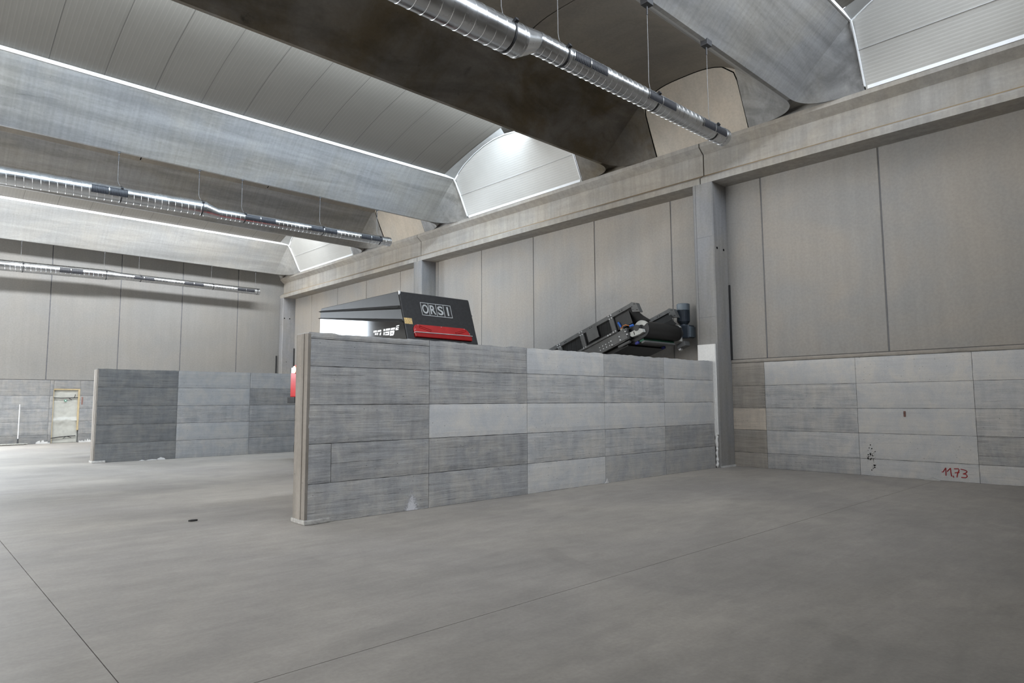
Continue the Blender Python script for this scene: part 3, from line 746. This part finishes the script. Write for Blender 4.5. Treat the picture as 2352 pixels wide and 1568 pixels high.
# ------------------------------------------------------------------ ventilation ducts
RB, RS = .172, .122
def duct(Y, zb, zs_, xr0, xr1, xe, grilles, clamps, label):
    """zb / zs_: (x, z) pairs giving the axis of the wide and the narrow run"""
    ax = lambda tab, x: tab[0][1] + (tab[1][1]-tab[0][1])*(x-tab[0][0])/(tab[1][0]-tab[0][0])
    zc = lambda x: ax(zb, x) if x <= xr0 else (ax(zs_, x) if x >= xr1 else ax(zb, xr0) + (ax(zs_, xr1)-ax(zb, xr0))*(x-xr0)/(xr1-xr0))
    rad = lambda x: RB if x <= xr0 else (RS if x >= xr1 else RB + (RS-RB)*(x-xr0)/(xr1-xr0))
    root = empty('ventilation_duct', (xr0, Y, zc(xr0))); tag(root, label, 'duct', 'silver spiral ventilation ducts')
    seg = 40
    def run(name, x0, x1, pitch):
        m = MB(); offs = ((0, 0), (.022, .0034), (.075, .0034), (.097, 0), (.13, 0), (.55, 0), (.965, 0)); no = len(offs); nt = int((x1-x0)/pitch) + 3; vs = []; fs = []
        for t in range(-2, nt):
            for of, dr in offs:
                for k in range(seg):
                    a = 2*PI*k/seg; xx = x0 + (t + of + k/seg)*pitch; x = min(max(xx, x0), x1); r = rad(x) + (dr if x == xx else 0)
                    vs.append((x, Y + r*math.cos(a), zc(x) + r*math.sin(a)))
        nr = (nt+2)*no
        for r in range(nr-1):
            for k in range(seg):
                r2 = r if k < seg-1 else r - no; k2 = (k+1) % seg
                if r2 < 0: continue
                q = (r*seg+k, r2*seg+k2, (r2+1)*seg+k2, (r+1)*seg+k)
                if max(vs[i][0] for i in q) - min(vs[i][0] for i in q) > 1e-6: fs.append(q)
        m.add(vs, fs); return m.build(name, M['duct'], root, smooth=True)
    xs0 = -9.5
    run('wide_pipe', xs0, xr0, .135); run('narrow_pipe', xr1, xe, .105)
    m = MB(); rows = [[(x, Y + rad(x)*math.cos(2*PI*k/seg), zc(x) + rad(x)*math.sin(2*PI*k/seg)) for k in range(seg)] for x in (xr0, xr1)]
    m.grid(rows, close=True); m.build('reducer', M['duct'], root, smooth=True)
    for x, r in ((xr0-.02, RB+.005), (xr1+.02, RS+.005)):
        MB().tube([(x-.012, Y, zc(x)), (x+.012, Y, zc(x))], r, seg).build('joint_ring', M['duct'], root, smooth=True)
    m = MB(); m.tube([(xe-.09, Y, zc(xe)), (xe+.0, Y, zc(xe)), (xe+.012, Y, zc(xe))], [RS+.006, RS+.006, RS-.008], seg); m.build('end_cap', M['duct'], root, smooth=True)
    for (x0, x1) in grilles:
        r = rad((x0+x1)/2) + .006; a0, a1 = R(208), R(154)
        def P(x, u, dr=0): a = a0 + (a1-a0)*u; return (x, Y + (r+dr)*math.cos(a), zc(x) + (r+dr)*math.sin(a))
        m = MB(); nu = 8
        m.grid([[P(x, i/nu) for i in range(nu+1)] for x in (x0, x1)], 0)
        rim = .012
        for (xa, xb) in ((x0-rim, x0), (x1, x1+rim)): m.grid([[P(x, -.04 + 1.08*i/nu, .004) for i in range(nu+1)] for x in (xa, xb)], 2)
        for (ua, ub) in ((-.06, 0), (1, 1.06)): m.grid([[P(x0, ua, .004), P(x0, ub, .004)], [P(x1, ua, .004), P(x1, ub, .004)]], 2)
        k = int((x1-x0)/.028)
        for i in range(1, k):
            x = x0 + (x1-x0)*i/k; wd = .0024 if i != k//2 else .008
            m.grid([[P(x-wd, j/nu, .006) for j in range(nu+1)], [P(x+wd, j/nu, .006) for j in range(nu+1)]], 1 if i != k//2 else 2)
        m.build('grille', [M['grille'], M['fin'], M['duct']], root, recalc=False)
    for x in clamps:
        c = MB(); rr = rad(x) + .006
        c.tube([(x-.012, Y, zc(x)), (x+.012, Y, zc(x))], rr, seg, caps=False)
        cl = c.build('clamp', M['bracket'], root, smooth=True)
        a = R(150)
        MB().obox((x, Y + (rr+.012)*math.cos(a), zc(x) + (rr+.012)*math.sin(a)), (1,0,0), (0, math.cos(a), math.sin(a)), (0, -math.sin(a), math.cos(a)), .02, .018, .02).build('clamp_lug', M['bracket'], root)
        xw = x - .06; zt = ZK - .03
        MB().tube([(x, Y, zc(x)+rr), (xw+.02, Y, zc(x)+rr+.05), (xw, Y, zc(x)+rr+.12), (xw, Y, zt)], .0042, 6).build('hanger_wire', M['wire'], root)
        MB().cyl((xw, Y, zt-.17), (xw, Y, zt-.05), .011, 8).build('turnbuckle', M['bracket'], root)
        bs = .07 if Y < 6 else .025
        MB().box(xw-bs, xw+bs, Y-bs*.8, Y+bs*.8, zt-.04*(Y < 6), ZK+.02).build('beam_bracket', M['bracket'], root, bevel=.004)
    return root
duct(4.81, [(2.0, 5.075), (4.4, 5.112)], [(4.9, 5.205), (8.9, 5.262)], 4.66, 4.90, 8.96, [(5.43, 6.02), (6.88, 7.49), (8.20, 8.83)], [-5.6, -3.6, -1.6, .4, 2.5, 4.47, 5.34, 7.1, 8.6], 'silver spiral duct nearest the viewer, ending above the nearest pillar')
duct(15.52, [(1.3, 5.655), (5.1, 5.745)], [(5.4, 5.69), (9.95, 5.778)], 5.02, 5.30, 9.95, [(-.9, -.2), (2.756, 3.418), (5.89, 6.63), (7.55, 8.28), (8.99, 9.65)], [-6, -4, -2, .9, 3.31, 4.93, 5.9, 7.9, 9.6], 'silver spiral duct under the bluish beam, with four dark grilles')
duct(26.26, [(2.34, 5.745), (5.3, 5.805)], [(5.75, 5.815), (10.69, 5.805)], 5.34, 5.74, 10.69, [(3.91, 4.58), (6.15, 6.80), (7.82, 8.51), (9.79, 10.47)], [-6, -3, .4, 2.93, 5.28, 6.37, 8.88, 10.6], 'smallest-looking silver spiral duct in front of the far wall')

# ------------------------------------------------------------------ black shredding machine behind the near partition
mc = empty('shredder_machine', (7.43, 11.9, 0)); tag(mc, 'black machine hood marked ORSI with a red hatch, behind the near partition', 'machine')
X0, X1, ZTM, KS = 6.61, 8.262, 3.315, .3355
yn = lambda z: 10.0 - KS*(ZTM - z)
b = MB(); b.prism([(X0+.012, yn(ZTM), ZTM), (X0+.012, 12.95, ZTM), (X0+.012, 12.99, 1.25), (X0+.012, yn(1.25), 1.25)], (X1-X0-.024, 0, 0)); b.build('hood', M['black'], mc, bevel=.012)
for xs_, sg in ((X0, -1), (X1, 1)):
    xi = xs_ + .012*-sg
    b = MB(); b.prism([(xi, yn(3.29)+.02, 3.295), (xi, 12.93, 3.30), (xi, 12.955, 3.10), (xi, yn(2.75)+.02, 2.755)], (sg*.014, 0, 0)); b.build('upper_side_panel', M['satin'], mc)
    b = MB(); b.prism([(xi, yn(2.745)+.02, 2.745), (xi, 12.955, 3.09), (xi, 12.965, 1.27), (xi, yn(1.27)+.02, 1.27)], (sg*.014, 0, 0)); b.build('side_panel', M['gloss'], mc)
    for (n0, n1, f0, f1) in (((9.95, 3.049), (9.909, 2.971), (12.915, 3.261), (12.95, 3.225)), ((9.88, 2.796), (9.841, 2.724), (12.956, 3.111), (12.973, 3.087))):
        pr_ = .055
        def V(p, out): return (xs_ + sg*out, p[0], p[1])
        midn = ((n0[0]*.35+n1[0]*.65)+.03, n0[1]*.35+n1[1]*.65); midf = (f1[0], f0[1]*.35+f1[1]*.65)
        b = MB(); b.add([V(n0, 0), V(midn, pr_), V(n1, 0), V(f0, 0), V(midf, pr_), V(f1, 0)], [(0,1,4,3), (1,2,5,4), (0,2,1), (3,4,5), (0,3,5,2)])
        b.build('pressed_rib', M['satin'], mc)
# lettering on the side panel
TXT = [[(10.814,2.656),(10.705,2.659),(10.695,2.621),(10.821,2.623)],[(10.766,2.605),(10.707,2.605),(10.710,2.572),(10.769,2.576)],[(10.670,2.652),(10.551,2.655),(10.542,2.623),(10.677,2.623)],
[(10.688,2.608),(10.648,2.609),(10.656,2.565),(10.695,2.568)],[(10.588,2.604),(10.542,2.604),(10.560,2.554),(10.602,2.557)],[(10.467,2.658),(10.413,2.658),(10.412,2.623),(10.470,2.621)],
[(10.462,2.602),(10.421,2.604),(10.431,2.546),(10.469,2.547)],[(10.381,2.659),(10.240,2.659),(10.254,2.622),(10.395,2.621)],[(10.395,2.603),(10.268,2.605),(10.271,2.574),(10.401,2.576)],
[(10.304,2.569),(10.271,2.574),(10.278,2.536),(10.319,2.535)],[(10.405,2.558),(10.308,2.560),(10.281,2.532),(10.408,2.542)],[(10.214,2.657),(10.080,2.658),(10.090,2.620),(10.228,2.622)],
[(10.243,2.609),(10.199,2.608),(10.211,2.521),(10.248,2.519)],[(10.235,2.608),(10.100,2.605),(10.107,2.569),(10.238,2.570)],[(10.150,2.573),(10.103,2.573),(10.124,2.526),(10.157,2.524)],
[(10.245,2.554),(10.125,2.552),(10.142,2.517),(10.248,2.519)],[(10.033,2.686),(9.948,2.691),(9.955,2.671),(10.048,2.670)],[(10.051,2.653),(9.961,2.654),(9.968,2.636),(10.056,2.636)],
[(10.054,2.650),(10.018,2.649),(10.028,2.607),(10.062,2.605)],[(10.057,2.626),(9.968,2.624),(9.978,2.605),(10.062,2.605)]]
for a, e in ((0, 5), (5, 16), (16, 20)):
    b = MB()
    for q in TXT[a:e]: b.prism([(X0-.0025, y, z) for y, z in q], (-.0010 - .0003*TXT.index(q), 0, 0))
    b.build('side_lettering', M['white'], mc)
# near face: name plate, sticker, hatch
vs_ = Vector((0, KS, 1)).normalized(); nrm = Vector((0, -1, KS)).normalized()
def NF(x, z, out=0.0): p = Vector((x, yn(z), z)) + nrm*out; return tuple(p)
def nf_quad(b, x0, z0, x1, z1, out=.004, mi=0, th=.003): b.prism([NF(x0, z0, out-th), NF(x1, z0, out-th), NF(x1, z1, out-th), NF(x0, z1, out-th)], tuple(nrm*th), mi)
bx0, bx1, bz0, bz1 = 7.045, 7.752, 2.898, 3.148
b = MB(); w = .011
for z in (bz0, bz1-w): nf_quad(b, bx0, z, bx1, z+w)
for x in (bx0, bx0+.172, bx0+.346, bx0+.522, bx1-w): nf_quad(b, x, bz0, x+w, bz1)
b.build('name_frame', M['silver'], mc)
def letter(ch, xc, wdt):
    cu = bpy.data.curves.new('letter', 'FONT'); cu.body = ch; cu.size = 1; cu.extrude = 0.01; cu.offset = .018
    tmp = bpy.data.objects.new('letter', cu); COL.objects.link(tmp)
    dg = bpy.context.evaluated_depsgraph_get(); me = bpy.data.meshes.new_from_object(tmp.evaluated_get(dg))
    bpy.data.objects.remove(tmp)
    xs_ = [v.co.x for v in me.vertices]; ys_ = [v.co.y for v in me.vertices]
    sx = wdt/(max(xs_)-min(xs_)); sy = (bz1-bz0-.075)/(max(ys_)-min(ys_))
    for v in me.vertices:
        x = xc + (v.co.x - (max(xs_)+min(xs_))/2)*sx; z = bz0 + .037 + (v.co.y-min(ys_))*sy
        v.co = Vector(NF(x, z, .005 + .2*v.co.z))
    me.materials.clear(); me.materials.append(M['silver'])
    o = bpy.data.objects.new('letter', me); COL.objects.link(o); o.parent = mc; o.matrix_parent_inverse = Matrix.Translation(-Vector(mc.location))
for i, (ch, wd) in enumerate((('O', .135), ('R', .125), ('S', .125), ('I', .036))): letter(ch, bx0 + .092 + .1745*i, wd)
b = MB(); nf_quad(b, 6.622, 2.705, 6.79, 2.815, .004); b.build('tan_sticker', M['sticker'], mc)
b = MB(); b.box(6.615, 6.645, 9.985, 10.005, 3.25, 3.322); b.build('corner_reflector', M['white'], mc)
h = empty('hatch', mc.location); h.parent = mc; h.matrix_parent_inverse = Matrix.Translation(-Vector(mc.location)); h.location = mc.location
def to_child(o, par): return o
poly = [(6.775,2.54),(6.772,2.60),(6.785,2.645),(6.82,2.685),(6.872,2.702),(7.95,2.702),(8.00,2.682),(8.045,2.64),(8.075,2.59),(8.088,2.545)]
bpy.data.objects.remove(h)
b = MB(); b.prism([NF(x, z, .004) for x, z in poly], tuple(nrm*.028)); hatch = b.build('red_hatch', M['red'], mc, bevel=.012)
def sub(mb, name, mat, **k):
    o = mb.build(name, mat, None, **k); o.parent = hatch
    return o
hatch_inv = None
b = MB(); b.prism([NF(x, z, .0) for x, z in ((6.782, 2.465), (8.085, 2.458), (8.095, 2.545), (6.775, 2.54))], tuple(nrm*.045)); lw2 = sub(b, 'hatch_lip', M['darkred'], bevel=.008)
b = MB(); b.prism([NF(x, z, .0) for x, z in ((6.775, 2.538), (8.10, 2.541), (8.10, 2.552), (6.775, 2.549))], tuple(nrm*.06)); sub(b, 'hatch_ledge', M['silver'])
for (xa, za, xb, zb) in ((6.90, 2.655, 7.15, 2.592), (7.985, 2.658, 7.72, 2.586)):
    b = MB(); dx, dz = xb-xa, zb-za; L_ = math.hypot(dx, dz); nx_, nz_ = -dz/L_*.016, dx/L_*.016
    b.tube([NF(xa+nx_, za+nz_, .036), NF(xb+nx_, zb+nz_, .036), NF(xb-nx_, zb-nz_, .036), NF(xa-nx_, za-nz_, .036), NF(xa+nx_, za+nz_, .036)], .005, 6); sub(b, 'slot_rim', M['darkred'])
b = MB()
for x, z in ((6.80, 2.60), (6.875, 2.685), (7.40, 2.685), (7.95, 2.685), (8.06, 2.60)): b.cyl(NF(x, z, .03), NF(x, z, .038), .007, 8)
sub(b, 'hatch_screw', M['silver'])
# lower body mostly hidden by the partition
b = MB(); b.box(6.66, 8.21, 9.45, 14.2, .55, 1.26); b.build('chassis', M['frame_dark'], mc, bevel=.02)
for x in (6.55, 8.0):
    b = MB(); pts = []
    for i in range(24):
        a = 2*PI*i/24; pts.append((x, 11.9 + (1.75 if math.cos(a) > 0 else -1.75) + .33*math.cos(a), .335 + .33*math.sin(a)))
    b.prism(pts, (.34, 0, 0)); b.build('crawler_track', M['belt'], mc, bevel=.02)
    for y in (10.15, 11.0, 11.9, 12.8, 13.65): MB().cyl((x-.02, y, .33), (x+.36, y, .33), .19, 18).build('track_roller', M['frame_dark'], mc)
b = MB(); pr_ = [(12.96, 1.44), (14.33, 1.44), (14.33, 1.95), (14.29, 2.06), (14.2, 2.14), (14.05, 2.17), (12.96, 2.17)]
b.prism([(X0, y, z) for y, z in pr_], (1.65, 0, 0)); b.build('red_cowl', M['red'], mc, bevel=.02)
MB().box(X0-.02, X0+.3, 14.06, 14.42, 1.31, 1.442).build('cowl_foot', M['black'], mc, bevel=.01)
b = MB(); b.tube([(X0-.02, 14.1, 2.05), (X0+.02, 14.1, 2.05)], .085, 16); b.build('marker_lamp', M['orange'], mc)
b = MB(); b.box(X0-.012, X0+.01, 13.98, 14.26, 1.98, 2.10); b.build('white_decal', M['white'], mc)

# ------------------------------------------------------------------ conveyor
cv = empty('belt_conveyor', (11.1, 9.0, 0)); tag(cv, 'grey inclined belt conveyor with a vertical blue-grey motor, rising above the near partition', 'conveyor')
al = R(19.2); O3 = Vector((0, 7.5, 2.73)); U = Vector((0, -math.cos(al), math.sin(al))); Vv = Vector((0, math.sin(al), math.cos(al)))
def Q(x, u, v): return tuple(Vector((x, 0, 0)) + O3 + U*u + Vv*v)
def uvprism(b, poly, x0, x1, mi=0): b.prism([Q(x0, u, v) for u, v in poly], (x1-x0, 0, 0), mi); return b
def rect(u0, u1, v0, v1): return [(u0, v0), (u1, v0), (u1, v1), (u0, v1)]
UL = -4.1
CXL, CXR = 10.50, 11.80
for side, xo, sg in (('near', CXL, 1), ('far', CXR, -1)):
    b = MB(); uvprism(b, rect(UL, -.03, .445, .528), xo-.045, xo+.05)
    rail = b.build('side_rail', M['frame'], cv, bevel=.006)
    b = MB(); uvprism(b, [(-.045, .34), (.118, .268), (.098, .47), (-.0, .532), (-.045, .528)], xo-.05, xo+.055); b.build('rail_end_plate', M['frame'], cv, bevel=.004)
    b = MB()
    for u, v in ((.035, .475), (.062, .462), (.06, .34), (.085, .33), (-.02, .44), (-.015, .38)): b.cyl(Q(xo-.052, u, v), Q(xo-.049, u, v), .008, 8)
    b.build('plate_hole', M['hole'], cv)
    b = MB()
    for u in (-1.9, -1.86, -1.15, -1.10, -.34, -.28): uvprism(b, rect(u, u+.022, .478, .49), xo-.047, xo-.044)
    b.build('rail_slot', M['hole'], cv)
    b = MB(); b.add([Q(xo+sg*.0, UL, .45), Q(xo+sg*.0, -.02, .45), Q(xo+sg*.16, .06, .20), Q(xo+sg*.16, UL, .20)], [(0, 1, 2, 3)]); o = b.build('guard_sheet', M['frame_dark'], cv)
    md = o.modifiers.new('thick', 'SOLIDIFY'); md.thickness = .008
    b = MB(); b.add([Q(xo+sg*.15, UL, .245), Q(xo+sg*.15, .04, .245), Q(xo+sg*.2, .14, .10), Q(xo+sg*.2, UL, .10)], [(0, 1, 2, 3)]); o = b.build('rubber_skirt', M['belt'], cv)
    md = o.modifiers.new('thick', 'SOLIDIFY'); md.thickness = .012
    b = MB(); b.cyl(Q(xo+sg*.145, -.75, .235), Q(xo+sg*.145, .03, .245), .012, 8); b.build('skirt_clamp', M['frame'], cv)
    b = MB(); uvprism(b, rect(UL, -.30, -.115, .122), xo-.03, xo+.03); b.build('main_beam', M['frame'], cv, bevel=.006)
    b = MB(); uvprism(b, rect(UL, -.55, .122, .165), xo-.06, xo+.03); b.build('beam_flange', M['frame'], cv, bevel=.004)
    for uc in (-3.3, -2.06, -1.395, -.575):
        b = MB(); uvprism(b, [(uc-.05, .12), (uc+.05, .12), (uc+.05, .47), (uc-.05, .47)], xo-.055, xo-.012); up = b.build('upright', M['frame'], cv, bevel=.004)
        b = MB()
        for du, dv in ((-.035, .50), (.03, .50), (-.03, .44), (.03, .44), (-.03, .155), (.03, .155)): b.cyl(Q(xo-.062, uc+du, dv), Q(xo-.04, uc+du, dv), .012, 8)
        o = b.build('bolt', M['bolt'], None); o.parent = up
b = MB(); uvprism(b, rect(-3.6, -.15, .16, .45), CXL+.005, CXL+.012); b.build('mesh_guard', M['frame_dark'], cv)
b = MB()
u = -2.9
while u < -.62:
    b.add([Q(CXL-.002, u, .165), Q(CXL-.002, u+.008, .165), Q(CXL-.002, u+.10, .445), Q(CXL-.002, u+.092, .445)], [(0, 1, 2, 3)]); u += .03
b.build('guard_mesh', M['hole'], cv)
b = MB(); uvprism(b, [(-1.255, .212), (-.962, .212), (-.957, .447), (-1.252, .447)], CXL-.064, CXL-.055); b.build('inspection_plate', M['frame'], cv, bevel=.002)
b = MB()
for du in range(4):
    for dv in range(2): b.cyl(Q(CXL-.042, -1.05+.085*du, -.05+.06*dv), Q(CXL-.03, -1.05+.085*du, -.05+.06*dv), .011, 8)
for u_, v_ in ((-.72, .01), (-.5, .01), (-.5, -.06), (-.72, -.07), (-.33, .05), (-.31, -.02), (-.75, .143), (-.69, .143)): b.cyl(Q(CXL-.066, u_, v_), Q(CXL-.03, u_, v_), .013, 8)
b.build('bolt', M['bolt'], cv)
b = MB(); uvprism(b, rect(-.78, -.33, -.095, .10), CXL-.05, CXL-.028); b.build('splice_plate', M['frame'], cv, bevel=.004)
b = MB(); uvprism(b, [(-.42, -.115), (-.30, -.115), (-.26, -.02), (-.30, .05), (-.42, .06)], CXL-.04, CXL+.02); b.build('take_up_plate', M['frame_dark'], cv)
b = MB(); uvprism(b, [(-.345, .0), (-.05, .0), (.03, -.05), (.03, -.115), (-.06, -.125), (-.245, -.105)], CXL-.02, CXL+.07); b.build('bearing_bracket', M['pale'], cv, bevel=.006)
b = MB(); uvprism(b, rect(-.18, -.165, -.09, -.02), CXL-.022, CXL-.018); b.build('bracket_slot', M['hole'], cv)
# drum, belt, bearing
DU, DV, DR = -.035, -.02, .165
for x0, x1 in ((CXL+.05, CXL+.10), (CXR-.10, CXR-.03)):
    ang = [R(20 + 175*i/16) for i in range(17)]
    b = MB(); pts = [(DU + (DR+.005)*math.cos(a), DV + (DR+.005)*math.sin(a)) for a in ang] + [(DU + .085*math.cos(a), DV + .085*math.sin(a)) for a in ang[::-1]]
    uvprism(b, pts, x0, x1); b.build('end_shield', M['pale'], cv)
    b = MB(); b.cyl(Q(x0+.02, DU, DV), Q(x1-.01, DU, DV), DR, 28); b.build('drum_end', M['frame_dark'], cv)
b = MB(); b.cyl(Q(CXL-.03, DU-.05, DV+.04), Q(CXL+.06, DU-.05, DV+.04), .06, 20); b.build('bearing', M['frame_dark'], cv)
b = MB(); prof = [(DU + DR*math.cos(a), DV + DR*math.sin(a)) for a in [R(-90 + 180*i/20) for i in range(21)]]
tail = [(UL + DR*math.cos(a), DV + DR*math.sin(a)) for a in [R(90 + 180*i/20) for i in range(21)]]
pr_ = prof + tail
b.grid([[Q(x, u, v) for u, v in pr_] for x in (CXL+.10, CXR-.09)], close=True)
for x in (CXL+.10, CXR-.09): b.add([Q(x, u, v) for u, v in pr_], [tuple(range(len(pr_)))])
b.build('belt', M['belt'], cv, smooth=True)
b = MB(); uvprism(b, rect(-.20, -.10, -.225, -.19), CXL+.12, CXR-.12); b.build('belt_scraper', M['green'], cv)
b = MB(); uvprism(b, rect(-.17, -.09, -.265, -.226), CXL+.12, CXR-.12); b.build('scraper_bar', M['frame'], cv, bevel=.004)
for x, u_ in ((CXL+.06, -.25), (CXR-.2, -.35)):
    b = MB(); uvprism(b, rect(u_-.03, u_+.05, -.255, -.20), x, x+.05); b.build('scraper_spring', M['navy'], cv, bevel=.01)
b = MB(); b.cyl(Q(CXL-.0, -.62, -.16), Q(CXL, -.33, -.16), .03, 10); b.build('roller_tube', M['frame'], cv)
b = MB(); uvprism(b, rect(-3.6, -.42, -.215, -.195), CXL+.03, CXR-.03); b.build('under_tray', M['belt'], cv)
for u_ in (-.95, -1.5, -2.05, -2.6): MB().cyl(Q(CXL+.03, u_, -.235), Q(CXR-.03, u_, -.235), .035, 12).build('return_roller', M['frame_dark'], cv)
# sensors and cable
b = MB(); b.cyl(Q(CXL-.02, -.42, .18), Q(CXL-.02, -.45, .30), .022, 12); b.build('sensor', M['blue'], cv)
b = MB(); b.cyl(Q(CXL-.03, -.21, .11), Q(CXL-.03, -.13, .10), .024, 12); b.build('sensor', M['blue'], cv)
b = MB(); b.tube([Q(CXL-.03, -.42, .18), Q(CXL-.05, -.40, .13), Q(CXL-.05, -.36, .18), Q(CXL-.05, -.28, .17), Q(CXL-.03, -.21, .115)], .006, 6); b.build('sensor_cable', M['orange'], cv)
b = MB(); b.cyl(Q(CXL-.05, -.42, .13), Q(CXL-.0, -.40, .13), .022, 10); b.build('cable_gland', M['pale'], cv)
# gear motor on the wall side
mx_, my_ = 12.06, 7.53
b = MB(); b.tube([(mx_, my_, 3.20), (mx_, my_, 3.325), (mx_, my_, 3.338)], [.136, .136, .122], 28); b.build('fan_cowl', M['motorcap'], cv, smooth=True)
b = MB()
for i in range(32):
    a = 2*PI*i/32; b.obox((mx_ + .115*math.cos(a), my_ + .115*math.sin(a), 3.08), (math.cos(a), math.sin(a), 0), (-math.sin(a), math.cos(a), 0), (0, 0, 1), .018, .006, .115)
b.cyl((mx_, my_, 2.95), (mx_, my_, 3.2), .115, 24); b.build('motor_body', M['motor'], cv)
b = MB(); b.tube([(mx_, my_, 2.955), (mx_, my_, 2.93), (mx_, my_, 2.90), (mx_, my_, 2.86)], [.13, .11, .085, .09], 24); b.build('motor_flange', M['motor'], cv, smooth=True)
b = MB(); b.box(mx_-.13, mx_+.10, my_-.20, my_+.06, 2.60, 2.875); b.build('gearbox', M['motor'], cv, bevel=.025, bseg=3)
b = MB(); b.box(mx_-.11, mx_+.11, my_-.215, my_-.195, 2.62, 2.84); b.build('gearbox_cover', M['motorcap'], cv, bevel=.006)
b = MB(); b.cyl((mx_-.32, my_-.0, 2.70), (mx_-.1, my_-.0, 2.70), .075, 18); b.build('drive_shaft', M['frame_dark'], cv)
b = MB(); uvprism(b, [(-.27, -.13), (.0, -.22), (.05, -.05), (-.05, .02), (-.2, .0)], CXR-.03, CXR+.04); b.build('torque_plate', M['pale'], cv, bevel=.006)
b = MB(); b.obox(Q(CXR+.13, -.06, -.27), (1,0,0), tuple(U), tuple(Vv), .10, .10, .05); b.build('torque_bracket', M['frame'], cv, bevel=.008)
b = MB(); b.cyl(Q(CXR+.06, -.13, -.33), Q(CXR+.13, -.13, -.33), .03, 10); b.build('torque_bolt', M['bolt'], cv)
for xo in (CXL, CXR):
    for u_ in (-1.6, -3.6):
        p = Vector(Q(xo, u_, -.1)); MB().box(xo-.05, xo+.05, p.y-.05, p.y+.05, 0, p.z).build('leg', M['frame'], cv)

# ------------------------------------------------------------------ small things
mp = empty('dust_mop', (3.16, 26.75, 0)); tag(mp, 'wide dust mop standing with its pale pole upright before the far wall', 'mop')
b = MB(); b.cyl((3.15, 26.78, .17), (3.165, 26.93, 1.31), .017, 10); b.build('pole', M['alu'], mp)
b = MB(); b.tube([(3.145, 26.74, .05), (3.149, 26.77, .12), (3.151, 26.785, .20)], [.03, .022, .021], 10); b.build('pole_socket', M['black'], mp)
rows = []
for i in range(41):
    x = 2.35 + 1.06*i/40; row = []
    for k in range(16):
        a = 2*PI*k/16; e = 1 - .5*abs(2*i/40-1)**6
        row.append((x, 26.74 + (.13 + .018*noise.noise(Vector((x*22, k, 1))))*math.cos(a)*e, max(.0, .026 + (.028 + .01*noise.noise(Vector((x*25, k, 4))))*math.sin(a)*e)))
    rows.append(row)
b = MB(); b.grid(rows, close=True); b.add(rows[0], [tuple(range(16))]); b.add(rows[-1], [tuple(range(16))]); b.build('mop_head', M['mophead'], mp, smooth=True)
b = MB(); pts = [(2.50,7.90),(2.52,7.875),(2.56,7.87),(2.60,7.885),(2.585,7.91),(2.54,7.92)]
b.prism([(x, y, 0) for x, y in pts], (0, 0, .018)); tag(b.build('stone_chip', M['chip'], bevel=.005), 'small dark chip lying alone on the floor before the partitions', 'chip')

# ground outside the gateway
tag(MB().box(-14, 6, YB+.4, 45, -.25, -.02).build('ground_outside', M['outside']), 'pale ground outside the gateway', 'ground', kind='structure')

# ------------------------------------------------------------------ light
w = bpy.data.worlds.new('World'); S.world = w; w.use_nodes = True
bg = w.node_tree.nodes['Background']; bg.inputs[0].default_value = (.84, .92, 1.0, 1); bg.inputs[1].default_value = 9.0

def area(name, loc, rot, sx, sy, power, col):
    l = bpy.data.lights.new(name, 'AREA'); l.shape = 'RECTANGLE'; l.size = sx; l.size_y = sy; l.energy = power; l.color = col
    o = bpy.data.objects.new(name, l); COL.objects.link(o); o.location = loc; o.rotation_euler = rot; return o
area('gateway_daylight', (-.95, YB+.5, 2.7), (R(-90), 0, 0), 4.5, 5.2, 2200, (.82, .91, 1.0))
# added warm fill light from the unseen left side, its open front made up
area('side_fill_light', (XL-.1, 15.8, 3.0), (R(90), 0, R(-90)), 20, 5.4, 2400, (1.0, .92, .81))
# daylight coming down through the sloping roof glazing
for (f0, n), pw in zip(sheds, (1050, 880, 1200)):
    o = area('roof_daylight', (-.3, n-2.88, 8.17), (R(60 if f0 < 0 else 52), 0, 0), 23, .45, pw, ((.84, .91, 1.0), (.68, .84, 1.0), (.96, .98, 1.0))[int(f0 > 5) + int(f0 > 15)]); o.data.spread = R(125)

# ------------------------------------------------------------------ camera
cam = bpy.data.cameras.new('camera'); co = bpy.data.objects.new('camera', cam); COL.objects.link(co); S.camera = co
F, yaw, pitch, roll = 1514.67, .7564, .0917, -.0054
cam.sensor_width = 36; cam.sensor_fit = 'HORIZONTAL'; cam.lens = F*36/2352; cam.clip_end = 200
fw = Vector((math.sin(yaw)*math.cos(pitch), math.cos(yaw)*math.cos(pitch), math.sin(pitch)))
r_ = Vector((math.cos(yaw), -math.sin(yaw), 0)); u_ = r_.cross(fw)
rr = r_*math.cos(roll) + u_*math.sin(roll); uu = -r_*math.sin(roll) + u_*math.cos(roll)
mt = Matrix((rr, uu, -fw)).transposed().to_4x4(); mt.translation = Vector((0, 0, 1.3)); co.matrix_world = mt

vs = S.view_settings; vs.view_transform = 'Standard'; vs.look = 'None'; vs.gamma = 1; vs.use_curve_mapping = False; vs.exposure = -0.55
S.cycles.use_denoising = True
S.cycles.max_bounces = 10; S.cycles.diffuse_bounces = 6; S.cycles.glossy_bounces = 4
S.cycles.sample_clamp_indirect = 8
